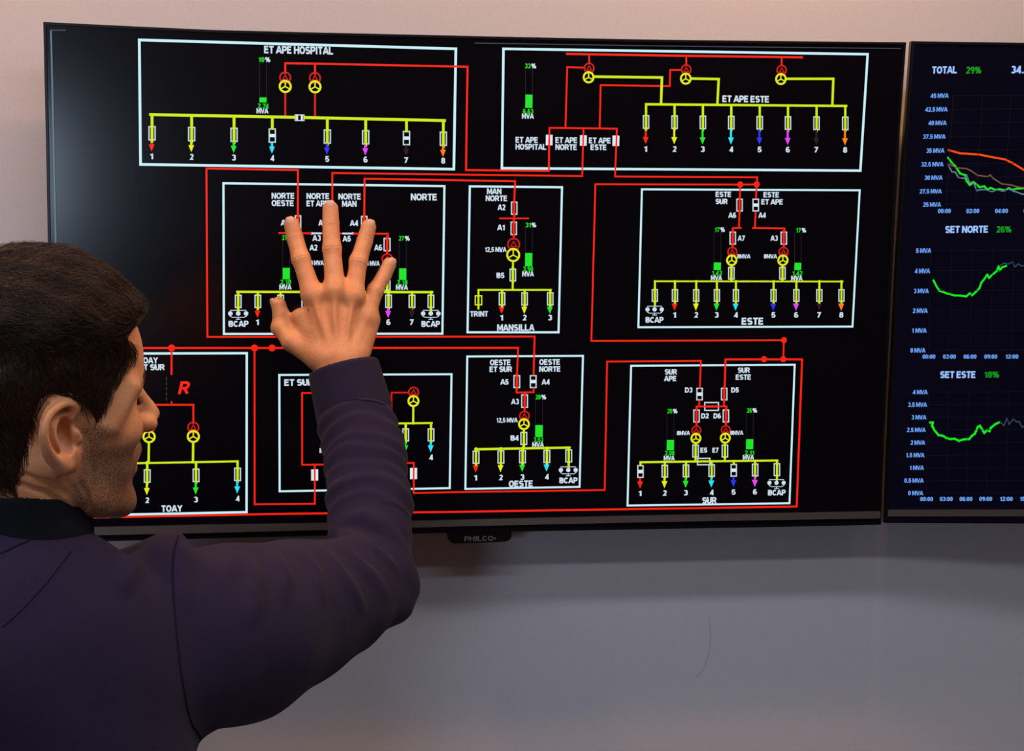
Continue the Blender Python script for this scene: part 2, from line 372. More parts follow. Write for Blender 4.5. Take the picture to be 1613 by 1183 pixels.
for (n, c), x, op in zip(NC, (239.6, 302, 368.7, 429, 515.6, 576, 640.3, 698.3), (0, 0, 0, 1, 0, 0, 1, 0)):
    k = (x - 239.6) / 458.7; s_ = 8.6 * k
    S.feeder(x, 181 + 9 * k, 198.7 + s_, 221.4 + s_, 238.4 + s_, 246.2 + 7 * k, n, c, op, 11.6, 4.6)
# substation with three transformers
S.rect('white', 4.2, [(793, 77), (1366.5, 85.5), (1355, 268.8), (790.5, 265)])
S.line(RED, 3.8, [(893, 85), (1080, 88), (1263, 90.4)])
for x, y0, y1 in ((927.9, 86, 100), (1080.8, 88, 103), (1231, 90, 103)): S.line(RED, 3, [(x, y0), (x, y1)])
S.line(YEL, 4.4, [(935, 120.8), (1042.5, 122.2), (1041, 164)]); S.line(YEL, 4.2, [(1088, 123.8), (1131.8, 124.6), (1129.8, 165)]); S.line(YEL, 4.2, [(1237.5, 124.2), (1312.4, 124.2), (1310.8, 166)])
S.line(RED, 3, [(920.7, 106.7), (893.3, 105.8), (890.6, 201)]); S.line(RED, 3, [(1073.5, 110.3), (1055.6, 110.3), (1054.8, 135.7), (946, 134.2), (944.5, 201.8)])
S.xfmr(927.9, 107.5, 927, 121.8, 7.5); S.xfmr(1080.6, 110, 1080, 124, 7.5); S.xfmr(1231, 110.7, 1229.8, 124.6, 7.5)
S.line(RED, 3, [(865, 221), (865.5, 201.4), (971.5, 202.8), (968.7, 278), (1192.7, 279.4), (1191.8, 290)]); S.line(RED, 3, [(919, 202), (917, 277.4), (720, 275), (523.5, 272.5), (523.5, 366)])
for x, y in ((865, 220.6), (918.7, 221.4), (970, 221.8)): S.quad('fill', x - 5.2, x + 5.2, y - 8.3, y + 8.3)
for t, x0, x1, y in (('ET APE', 812, 847, 220.4), ('HOSPITAL', 812, 860.2, 231.3), ('ET APE', 874.7, 909, 220.8), ('NORTE', 874.7, 908.4, 231.8), ('ET APE', 927.5, 961.6, 221.4), ('ESTE', 930, 955, 232)): S.text(t, x0, x1, y, 9)
S.meter(827.5, 838.5, 110, 149, 170, '33', 826.7, 844.5, 104, '6.63', 823.5, 840, 175.4, 183, 822, 841)
S.text('ET APE ESTE', 1137.8, 1211, 156, 10.5)
S.line(YEL, 4, [(1017.5, 164.3), (1332.6, 167)])
for (n, c), x in zip(NC, (1017.5, 1062.4, 1107, 1151.7, 1196.5, 1241, 1286, 1331.2)):
    k = (x - 1017) / 314
    S.feeder(x, 165 + 2 * k, 181.3 + 2.4 * k, 203 + 2.3 * k, 226.8 + 2 * k, 234.6 + 1.5 * k, n, c, False, 10.4, 4)
# NORTE
S.line(RED, 3.2, [(469.2, 342), (469.4, 268), (325.2, 265.4), (326.8, 530.6), (580, 530.4), (842, 530), (840.4, 590)]); S.line(RED, 3.2, [(573.8, 344), (574.2, 281.6), (700, 283.6), (811.3, 285.5), (810, 317)])
S.rect('white', 3.6, [(352, 288.7), (700, 293.2), (696.8, 525.6), (352.7, 526)])
for t, x0, x1, y in (('NORTE', 427.8, 463.6, 308.5), ('OESTE', 427.8, 462.5, 320), ('NORTE', 482.8, 518.5, 309), ('ET APE', 482.8, 517, 320.5), ('NORTE', 533, 568.3, 309.6), ('MAN', 538.7, 561.7, 321)): S.text(t, x0, x1, y, 9.2)
S.text('NORTE', 647, 688, 310.4, 10.5)
S.box(469.4, 339, 361, RED); S.box(523.5, 339.5, 361.5, RED); S.box(573.7, 340, 362, RED)
S.text('A1', 442, 455, 350.8, 9); S.text('A7', 501.5, 514, 351, 9); S.text('A4', 551, 564, 351.4, 9)
S.line(RED, 3, [(440, 367), (490, 367.5)]); S.line('text', 3, [(491, 367.5), (507, 367.6)]); S.line('text', 3, [(539, 367.8), (556, 367.9)]); S.line(RED, 3, [(508, 367.6), (538, 367.8)]); S.line(RED, 3, [(557, 367.9), (611, 368.2), (609.8, 400)])
for x in (491, 556): S.disc('text', x, 367.7, 2.2, 8)
S.text('A3', 492, 505.4, 375, 9); S.text('A5', 539.5, 552.6, 376, 9); S.text('A2', 487.5, 500, 390, 9); S.text('A6', 589.4, 602, 390, 9)
S.box(609.7, 374.6, 396, RED, 11.4); S.text('8 MVA', 489, 510, 414, 7.5); S.text('8 MVA', 576.6, 598, 414.8, 7.5)
S.xfmr(610, 408, 610, 423); S.line(YEL, 4, [(610, 432), (610, 460)]); S.box(610, 441, 458, YEL)
S.meter(445.2, 456.6, 380, 421.8, 440, '27', 443.8, 461, 374.4, '2.18', 441, 458.8, 444.2, 452.2, 440, 459.3)
S.meter(628.6, 640, 381, 422.6, 440.8, '27', 627.8, 645.4, 375.4, '2.18', 625, 642, 444.7, 452.6, 623.5, 642.7)
S.line(YEL, 4, [(374, 459.7), (680.6, 460.2)])
for x, n, c in ((406.2, '1', 'red'), (442, '2', 'yellowd'), (480, '3', 'green'), (516, '4', 'cyan'), (560, '5', 'blue'), (612, '6', 'magenta'), (649, '7', 'dark')):
    S.feeder(x, 460, 464, 485.3, 500.7, 507.4, n, c, False, 10.8, 4)
for x in (375.3, 678.7): S.line(YEL, 4, [(x, 460), (x, 489)]); S.box(x, 464, 485.3, YEL, 10.8)
S.bcap(375.3, 493.8, 31, 360, 391.6, 510); S.bcap(678.5, 493.8, 30, 663.8, 693, 510.2)
# MANSILLA
S.rect('white', 3.6, [(740, 293.6), (885.2, 295), (879.7, 523.4), (736.4, 523.4)])
for t, x0, x1, y, h in (('MAN', 767, 789.8, 301.3, 9), ('NORTE', 765, 798.7, 312.4, 9), ('A2', 783.7, 796, 326.6, 9), ('A1', 783, 795, 358.3, 9), ('12,5 MVA', 763.8, 797.8, 393, 7.6), ('B5', 782, 794.4, 433.8, 8.6), ('MANSILLA', 783, 842, 516, 10.5), ('TRINT', 740.5, 768.6, 494.3, 8.5)): S.text(t, x0, x1, y, h)
S.line(RED, 3, [(809.8, 338), (809, 376)]); S.line(RED, 2.6, [(787.5, 344), (832, 344)]); S.box(809.9, 317.5, 338.4, RED); S.box(809.2, 349, 370.4, RED)
S.xfmr(809, 384.8, 808.3, 401.6, 9.2); S.line(YEL, 3.4, [(808, 412), (807.4, 456)]); S.box(807.7, 423, 443.4, YEL)
S.line(YEL, 3.2, [(753.6, 486), (753.6, 456.6), (867.6, 456.6)]); S.rect('yellow', 2, [(748.6, 466), (758.6, 466), (758.6, 480), (748.6, 480)])
for x, n, c in ((790.7, '1', 'red'), (826.3, '2', 'yellowd'), (866.6, '3', 'green')): S.feeder(x, 457, 460.3, 481.3, 494.3, 500.2, n, c, False, 10.5, 4)
S.meter(827.2, 838.2, 358, 398.4, 419.4, '31', 827.5, 844.6, 354.4, '3.98', 823.8, 839.8, 423.6, 431.4, 822.4, 841)
# ESTE
S.rect('white', 3.4, [(1011, 298.2), (1354, 299.8), (1342.6, 514.4), (1005.4, 515.4)])
S.line(RED, 3, [(1191.8, 290.5), (1165.8, 290.8), (937.7, 290.2), (934.5, 415), (931.4, 537), (1234.5, 535.8), (1233.6, 566)])
for x, y in ((1165.8, 290.8), (1191.7, 290.5), (1234.5, 535.8), (1203.3, 565.7), (1233.5, 565.7)): S.disc(RED, x, y, 5)
S.line(RED, 3, [(1165.8, 291), (1163.8, 359.3)]); S.line(RED, 3, [(1166.5, 359.3), (1154, 359.3), (1153.4, 390)]); S.line(RED, 3, [(1191.6, 291), (1190.6, 312)]); S.line(RED, 3, [(1190, 334), (1189, 359)]); S.line(RED, 3, [(1186, 359.3), (1235.6, 359.8), (1234.2, 390)])
S.box(1164.7, 312.8, 333.3, RED); S.box(1190.3, 312.8, 333.3, 'open'); S.box(1154, 364.7, 385.5, RED); S.box(1234.5, 364.7, 385.5, RED)
for t, x0, x1, y in (('ESTE', 1127, 1151.5, 306.2), ('SUR', 1127, 1146, 317.3), ('ESTE', 1202.3, 1226.8, 306.8), ('ET APE', 1199, 1232.8, 318), ('A6', 1147, 1159.5, 339), ('A4', 1194.3, 1206, 339), ('A7', 1161.8, 1173.5, 375.2), ('A3', 1213.4, 1225, 375.2)): S.text(t, x0, x1, y, 8.6)
S.text('8MVA', 1161, 1182, 403.7, 6.8); S.text('8MVA', 1202.9, 1224, 403.7, 6.8)
S.xfmr(1153.3, 397, 1152.4, 410, 7.4); S.xfmr(1234, 397, 1233, 410, 7.4)
for x in (1151.9, 1232.3): S.line(YEL, 3.4, [(x, 418), (x - .5, 443)]); S.box(x, 420.3, 440.5, YEL)
S.meter(1124.2, 1135.2, 365, 413.4, 425.4, '17', 1125.6, 1141.6, 361.8, '1.43', 1121.3, 1137, 430, 437.7, 1119.6, 1137.3)
S.meter(1251.3, 1261.6, 366, 414, 425.7, '17', 1253.6, 1269.6, 362.7, '1.42', 1248, 1263.6, 430.5, 438.2, 1246, 1264)
S.line(YEL, 2.8, [(1031.5, 443), (1327, 443.4)]); S.line('box', 3, [(1169, 443.2), (1179.5, 443.2)]); S.line('box', 3, [(1199, 443.2), (1209, 443.2)])
for (n, c), x in zip(NC, (1063, 1096.5, 1129, 1159, 1218.3, 1254.2, 1290.4, 1325.2)): S.feeder(x, 443, 455.3, 475.5, 489.2, 496, n, c, False, 10, 3.6)
S.line(YEL, 3.4, [(1031.4, 443), (1031.4, 481)]); S.box(1031.4, 455.3, 475.5, YEL, 10); S.bcap(1031, 487.3, 28, 1016.7, 1045, 503.8); S.text('ESTE', 1168, 1202, 506, 11.5)
# TOAY
S.line(RED, 3.6, [(816, 547.9), (816, 547.8), (600, 547.9), (142, 548.2), (141.5, 815), (300, 812), (460, 809), (700, 806.4), (940, 802.6), (1100, 800.2), (1254.7, 797.7), (1259, 680), (1263.2, 566), (1142.6, 566), (1141.3, 611)])
S.rect('white', 4, [(151, 557), (388.8, 556.3), (388.4, 806.6), (151, 811.4)])
for x in (270.4, 401, 428.6): S.disc(RED, x, 548, 5.4)
S.line(RED, 3.2, [(270.4, 548), (270.3, 589)]); S.line(RED, 3.2, [(200, 638), (235, 637.6), (304.6, 637.5), (304.6, 666)]); S.line(RED, 3.2, [(235, 637.6), (235, 666)]); S.line(RED, 2.6, [(270.4, 633), (270.4, 637)])
for y in range(594, 627, 8): S.line('gdash', 1.4, [(262.5, y), (262.5, y + 4)])
S.text('TOAY', 219, 249, 567.5, 9.5); S.text('ET SUR', 219, 259.5, 578.4, 9.5); S.text('R', 280, 299.5, 610.6, 20, RED, .03, .22); S.text('TOAY', 254.4, 287.6, 800.8, 10.5)
S.xfmr(235, 673.3, 234.9, 687.8, 8.2); S.xfmr(304.6, 673.3, 304.6, 687.4, 8.2)
for x in (234.6, 304.4): S.line(YEL, 3.8, [(x, 697), (x - .4, 728)])
S.line(YEL, 3.4, [(175, 730.3), (213, 729.6), (374.6, 726.6)])
for x, n, c, d in ((178, '1', 'red', 1), (232, '2', 'yellowd', 0), (308.9, '3', 'green', -1), (374.3, '4', 'cyan', -2.6)): S.feeder(x, 728, 739 + d, 760.4 + d, 779.7 + d, 787.8 + d, n, c, False, 11, 4)
# ET SUR
S.rect('white', 3.4, [(440, 590.6), (711.2, 589.4), (708.4, 768.8), (440.5, 773.8)])
S.text('ET SUR', 447.8, 494, 602.3, 10.5)
S.line(RED, 3, [(560, 618.6), (475.8, 619), (476, 732), (560, 731), (651.7, 729), (651.4, 776.4), (720, 775), (952.4, 771.8), (954.5, 660), (956.2, 569.5), (1103.8, 568.3), (1102.3, 611)]); S.line(RED, 3, [(495.8, 732), (496, 793.3), (401.2, 794.2), (401, 548)])
for x, y in ((495.6, 748), (651.4, 745.8)): S.quad('fill', x - 5.5, x + 5.5, y - 8.8, y + 8.8)
S.xfmr(651.5, 617.6, 651.2, 631.6, 7.6); S.line('redd', 3, [(643, 618.3), (616.6, 618.3), (616.6, 700)]); S.line(YEL, 3.4, [(651, 640), (650.8, 667)]); S.line(YEL, 3.4, [(560, 667.8), (619.5, 667), (680, 666.2)])
for x, n, c in ((600, '2', 'yellowd'), (639, '3', 'green'), (678.9, '4', 'cyan')): S.feeder(x, 667, 674.6, 695.4, 712.3, 720.2, n, c, False, 10.8, 4)
S.text('2.20', 505.4, 521, 702.5, 7.5, 'textg'); S.text('MVA', 503.4, 522, 709.6, 8)
# OESTE
S.rect('white', 3.4, [(736, 561.5), (918.2, 560.5), (912.8, 766.8), (733, 770)])
S.line(RED, 3, [(816, 547.8), (814.2, 591)]); S.line(RED, 3, [(813.6, 611), (813.6, 618.2), (840.6, 617.8), (840.4, 611)]); S.line(RED, 3, [(826.5, 618), (826, 648)])
S.box(814, 590.7, 611.3, RED, 11); S.box(839.8, 590.7, 611.3, 'open', 11); S.box(826.3, 621, 642.6, RED, 11)
for t, x0, x1, y, h in (('OESTE', 771.6, 804, 570.8, 9), ('ET SUR', 771, 806.6, 581.5, 9), ('OESTE', 849.3, 881.8, 570.2, 9), ('NORTE', 849.3, 882.5, 581.2, 9), ('A5', 788, 801, 601.5, 8.8), ('A4', 853, 865.6, 601.5, 8.8), ('A3', 805, 817.4, 632.5, 8.8), ('12,5 MVA', 782, 815.5, 661.7, 7.4), ('B4', 804, 816.8, 689.8, 8.8), ('OESTE', 801.3, 839, 761.8, 10.5)): S.text(t, x0, x1, y, h)
S.xfmr(826, 655.2, 825.2, 668, 7.6); S.line(YEL, 3.4, [(825.2, 677), (824.8, 706)]); S.box(825, 680, 701, YEL, 11)
S.meter(843.2, 854.6, 631, 669.5, 688, '28', 843, 860.3, 625.4, '3.53', 840.4, 855.6, 692.4, 700.2, 838.3, 856.7)
S.line(YEL, 4, [(748.8, 707.6), (896.8, 704.9)])
for x, n, c, d in ((749.8, '1', 'red', 0), (788.9, '2', 'yellowd', -.4), (823, '3', 'green', -.9), (861.3, '4', 'cyan', -1.4)): S.feeder(x, 706.5 + d, 709.7 + d, 730.7 + d, 744 + d, 752.3 + d, n, c, False, 11, 4)
S.line(YEL, 4, [(895.7, 705), (895.6, 735)]); S.box(895.7, 707.5, 728.5, YEL, 11); S.bcap(895, 740.3, 29, 881, 909.7, 756.6)
# SUR
S.rect('white', 3.4, [(994, 576.2), (1251.6, 574.4), (1243.4, 792.6), (988.3, 796.2)])
S.box(1101.8, 610.7, 630.8, 'open'); S.box(1140.6, 610.7, 630.8, RED); S.line(RED, 3, [(1101.5, 631), (1101, 640)]); S.line(RED, 3, [(1140.4, 631), (1140, 640)])
S.line(RED, 3, [(1096.7, 670), (1097.2, 640.3), (1109, 640.2)]); S.line(RED, 3, [(1132, 640.1), (1144.2, 640), (1143.2, 670)]); S.hbox(1110, 1131.5, 634, 646.4, RED); S.box(1097, 644.8, 665.6, RED); S.box(1143.3, 644.8, 665.6, RED)
for t, x0, x1, y, h in (('SUR', 1047, 1066.3, 585.7, 8.8), ('APE', 1045.8, 1065, 596.2, 8.8), ('SUR', 1162, 1181, 583, 8.8), ('ESTE', 1158.7, 1182.6, 594, 8.8), ('D3', 1078.8, 1090.6, 614.3, 8.4), ('D5', 1151.6, 1163.6, 614.3, 8.4), ('D2', 1104.4, 1116.3, 655, 8.4), ('D6', 1123.7, 1135.5, 655, 8.4), ('8MVA', 1065.9, 1086.8, 682, 6.8), ('8MVA', 1150, 1170.8, 681.7, 6.8), ('E5', 1103, 1113.8, 709, 8.2), ('E7', 1121.9, 1132, 709, 8.2), ('SUR', 1106, 1128.6, 788, 10.5)): S.text(t, x0, x1, y, h)
S.xfmr(1096.7, 678, 1096, 690.4, 7.2); S.xfmr(1143, 677.4, 1142.2, 690, 7.2)
for x in (1095.5, 1141.7): S.line(YEL, 3.4, [(x, 699), (x - .4, 726)]); S.box(x, 700, 720.6, YEL)
S.meter(1050.2, 1061.2, 652, 693, 709, '25', 1050.5, 1067, 647.5, '2.08', 1046.7, 1062.3, 713.6, 721.5, 1045.3, 1062.7)
S.meter(1175.2, 1186, 651, 691.7, 707.6, '26', 1176, 1192.4, 646.4, '2.11', 1172.3, 1187.7, 713, 720.2, 1170, 1187.7)
S.line(YEL, 3.6, [(1008.7, 728), (1224.3, 725.2)]); S.rect('box', 2.2, [(1098.6, 722), (1118, 721.8), (1118, 731.8), (1098.6, 732)])
for x, n, c, op in ((1008.7, '1', 'red', 1), (1047, '2', 'yellowd', 0), (1080.4, '3', 'green', 0), (1120.8, '4', 'cyan', 0), (1155.6, '5', 'blue', 1), (1189.3, '6', 'magenta', 0)):
    d = -2.4 * (x - 1008) / 181
    S.feeder(x, 728 + d, 732.4 + d, 752.8 + d, 769.2 + d, 777 + d, n, c, op, 10.4, 3.8)
S.line(YEL, 3.6, [(1223.8, 725.4), (1223.4, 755)]); S.box(1223.6, 729.3, 750, YEL); S.bcap(1223, 760.4, 28, 1209.4, 1237.5, 775.8)
# the panel itself
b = S.mb
inner = [(p[0], -.0014, p[2]) for p in ring_at(0, .0030)]
b.add(inner, [list(range(len(inner)))][::-1], 0)
b.build('screen', [MSCREEN] + [GLOW[k] for k in GORDER], tv)

# ------------------------------------------------------------------ second television, turned a little towards the viewer
A2 = math.radians(5.5); o2 = onplane(1436, 440, np.array([0, -.004, 0]), YN); o2[2] = 0
ux2 = np.array([math.cos(A2), -math.sin(A2), 0]); n2 = np.cross(ux2, (0, 0, 1.))
tv2 = empty('television', tuple(o2 + ux2 * .56 + (0, .03, 1.62)))
tag(tv2, 'second television at the right edge of the photo, showing line graphs over the day', 'television')
T = Screen(o2 + n2 * .0015, ux2, lambda x, y: -.013 + .016 * (y - 60) / 760)
def on2(px, py, lift=0): return onplane(px, py, o2 + n2 * lift, n2)
pl = [on2(1435, 65), on2(1421.5, 250), on2(1410.2, 440), on2(1401, 640), on2(1393, 823.5)]
zt, zb = pl[0][2], pl[-1][2]; W2 = 1.13
def rect2(k, lift):                              # outline ring: left edge follows the photo, the rest is square
    out = [p + ux2 * k + np.array([0, 0, -k if i == 0 else (k if i == 4 else 0)]) + n2 * lift for i, p in enumerate(pl)]
    e = pl[-1] + ux2 * W2; e[2] = zb; out.append(e - ux2 * k + (0, 0, k) + n2 * lift)
    e = pl[0] + ux2 * (W2 - .02); e[2] = zt; out.append(e - ux2 * k - np.array([0, 0, k]) + n2 * lift)
    return out
b = MB(); b.loft([rect2(.012, -.012), rect2(.001, -.010), rect2(0, -.008), rect2(0, .002), rect2(.0006, .0040), rect2(.0040, .0040), rect2(.0046, .001)]); b.build('bezel', MBEZEL, tv2)
b = MB(); q = [o2 + ux2 * a - n2 * .011 + (0, 0, z) for a, z in ((.3, 1.4), (.85, 1.4), (.85, 1.8), (.3, 1.8))]
b.loft([q, [(p[0], WALLY - .0006, p[2]) for p in q]]); b.build('rear_housing', MHOUSE, tv2)
b = MB(); r = []
for i in range(7):
    x = 1399 + i * 45
    a, c = on2(x, 803.6, .006), on2(x, 813.4, .0076); r.append([a, c, c - n2 * .004, a - n2 * .004])
r.append([p + ux2 * (W2 - .30) for p in r[-1]]); b.loft(r); b.build('chin_strip', MCHIN, tv2)
A = 'axis'
T.text('TOTAL', 1468, 1506.8, 110.2, 11.5, 'txt2'); T.text('29%', 1520.7, 1545.3, 110.6, 11, 'grn2'); T.text('34.3', 1592.5, 1621, 109.7, 12, 'txt2')
def axis(rows, h=7.2):
    for t, x0, x1, y in rows: T.text(t + ' MVA', x0, x1, y, h, A)
axis([('45', 1465, 1494, 150.8), ('42.5', 1456.6, 1492.3, 172.4), ('40', 1461.6, 1490.8, 193.7), ('37.5', 1453.5, 1489.3, 215.2), ('35', 1458.9, 1487.5, 237.3), ('32.5', 1450.7, 1486, 258.8), ('30', 1456, 1484.5, 279.9), ('27.5', 1447.7, 1483.2, 301.4), ('25', 1453.3, 1482, 322.2)])
axis([('5', 1442.5, 1466.7, 394.8), ('4', 1440.2, 1464.7, 426.8), ('3', 1439, 1462.8, 458.3), ('2', 1437, 1461, 489.3), ('1', 1436, 1459.4, 520.6), ('0', 1433.6, 1457.6, 551.8)], 7.6)
axis([('4', 1437, 1461, 617.5), ('3.5', 1430, 1460, 637.3), ('3', 1435.5, 1459, 657.2), ('2.5', 1427.7, 1457.8, 677), ('2', 1433.6, 1457, 697), ('1.5', 1426.8, 1456, 716.7), ('1', 1432.5, 1455, 736.6), ('0.5', 1424, 1454.6, 756.7), ('0', 1430, 1454, 776.5)], 7.4)
for t, x, y in (('00:00', 1477, 332.3), ('02:00', 1521.7, 332.3), ('04:00', 1567, 332.2), ('06:00', 1612, 332), ('00:00', 1452.6, 561.6), ('03:00', 1485, 561.6), ('06:00', 1517.4, 561.6), ('09:00', 1550, 561.6), ('12:00', 1583.4, 561.5), ('15:00', 1616, 561.4), ('00:00', 1449, 785.8), ('03:00', 1480, 785.7), ('06:00', 1511, 785.7), ('09:00', 1542, 785.6), ('12:00', 1574.5, 785.6), ('15:00', 1606, 785.5)): T.text(t, x, x + 20.4, y, 7, A)
T.text('SET NORTE', 1488.6, 1555.7, 361.3, 11.5, 'txt2'); T.text('26%', 1568.5, 1592.7, 361.3, 10.5, 'grn2'); T.text('SET ESTE', 1480.6, 1536, 590, 11.5, 'txt2'); T.text('18%', 1550, 1573.5, 590, 10.5, 'grn2')
def graph(ox, oy, k, pts, c, w): T.line(c, w, [(ox + x / k, oy + y / k) for x, y in pts])
for x in (1498, 1544, 1589, 1634): T.line('grid', 1, [(x + 3, 150), (x - 8, 322)])
for i in range(9): T.line('grid', .8, [(1498 - i * 1.4, 151 + i * 21.4), (1660, 150 + i * 21.4)])
for i in range(6): T.line('grid', 1, [(1470 - i, 395 + i * 31.4), (1660, 394 + i * 31.4)])
for i in range(9): T.line('grid', 1, [(1464 - i, 617.5 + i * 19.9), (1660, 616.5 + i * 19.9)])
for i in range(6): T.line('grid', 1, [(1466 + i * 32.5, 392), (1462 + i * 32.5, 551)]); T.line('grid', 1, [(1462 + i * 31.5, 616), (1458 + i * 31.5, 776)])
graph(1380, 40, 3.944, [(447, 860), (500, 885), (560, 890), (590, 905), (630, 932), (690, 940), (708, 930), (725, 950), (780, 985), (840, 992), (880, 1005), (960, 1012)], 'lbrown', 2.4)
graph(1380, 40, 3.944, [(447, 870), (470, 910), (490, 912), (510, 945), (545, 950), (560, 930), (580, 980), (600, 970), (625, 1028), (650, 1020), (680, 1020), (700, 1028), (720, 1032), (750, 1022), (790, 1030), (830, 1010), (850, 1030), (870, 1035), (910, 1050), (960, 1030)], 'lblue', 2.4)
graph(1380, 40, 3.944, [(450, 775), (520, 795), (560, 797), (640, 803), (700, 815), (760, 826), (800, 833), (850, 858), (919, 900), (1000, 950)], 'lred', 3.4)
graph(1380, 40, 3.944, [(446, 823), (466, 850), (490, 875), (520, 920), (550, 930), (560, 965), (580, 992), (605, 975), (625, 990), (640, 1005), (670, 1000), (690, 1020), (710, 1010), (740, 1022), (765, 1018), (800, 1025), (820, 1012), (840, 1022), (870, 1015), (960, 1008)], 'lgreen', 3.2)
graph(1380, 330, 4.382, [(395, 490), (415, 530), (435, 560), (490, 580), (540, 593), (580, 594), (620, 600), (645, 578), (660, 592), (690, 565), (710, 545), (725, 505), (745, 480), (765, 450), (778, 472), (800, 450), (830, 425), (845, 392), (852, 418), (870, 398), (895, 390)], 'lgreen', 3.4)
graph(1380, 330, 4.382, [(850, 388), (880, 370), (910, 376), (940, 362), (955, 395), (980, 375), (1000, 390), (1040, 385)], 'lblued', 2.4)
graph(1380, 570, 4.382, [(372, 418), (390, 418), (385, 440), (400, 470), (430, 505), (460, 510), (485, 525), (510, 532), (540, 530), (570, 544), (600, 535), (640, 532), (660, 510), (680, 495), (700, 450), (715, 440), (745, 490), (765, 470), (780, 478), (790, 455), (820, 430), (845, 418)], 'lgreen', 3.8)
graph(1380, 570, 4.382, [(850, 410), (880, 440), (900, 390), (915, 430), (945, 395), (970, 415), (985, 410), (1005, 450), (1040, 440)], 'lblued', 2.4)
inner = [p + n2 * .0014 for p in rect2(.0036, 0)]
T.mb.add(inner, [list(range(len(inner)))], 0)
T.mb.build('screen', [MSCREEN2] + [GLOW[k] for k in GORDER], tv2)

# ================================================================== signed-distance modelling + surface nets
F32 = np.float32
def smin(a, b, k):
    h = np.clip(.5 + .5 * (b - a) / k, 0, 1); return b + (a - b) * h - k * h * (1 - h)
def smax(a, b, k): return -smin(-a, -b, k)
def cap(X, a, b, ra, rb):
    a = np.asarray(a, F32); d = np.asarray(b, F32) - a
    h = np.clip(((X - a) @ d) / max(float(d @ d), 1e-12), 0, 1)
    q = X - a - h[:, None] * d
    return np.sqrt(np.einsum('ij,ij->i', q, q)) - (F32(ra) + h * F32(rb - ra))
def sph(X, c, r):
    q = X - np.asarray(c, F32); return np.sqrt(np.einsum('ij,ij->i', q, q)) - F32(r)
def ell(X, c, r, R=None):
    q = X - np.asarray(c, F32)
    if R is not None: q = q @ np.asarray(R, F32)
    r = np.asarray(r, F32); k0 = np.sqrt(((q / r) ** 2).sum(1)); k1 = np.sqrt(((q / (r * r)) ** 2).sum(1))
    return k0 * (k0 - 1) / np.maximum(k1, 1e-6)
def chain(X, pts, rad, k=None):
    d = None
    for i in range(len(pts) - 1):
        c = cap(X, pts[i], pts[i + 1], rad[i], rad[i + 1]); d = c if d is None else (np.minimum(d, c) if not k else smin(d, c, k))
    return d
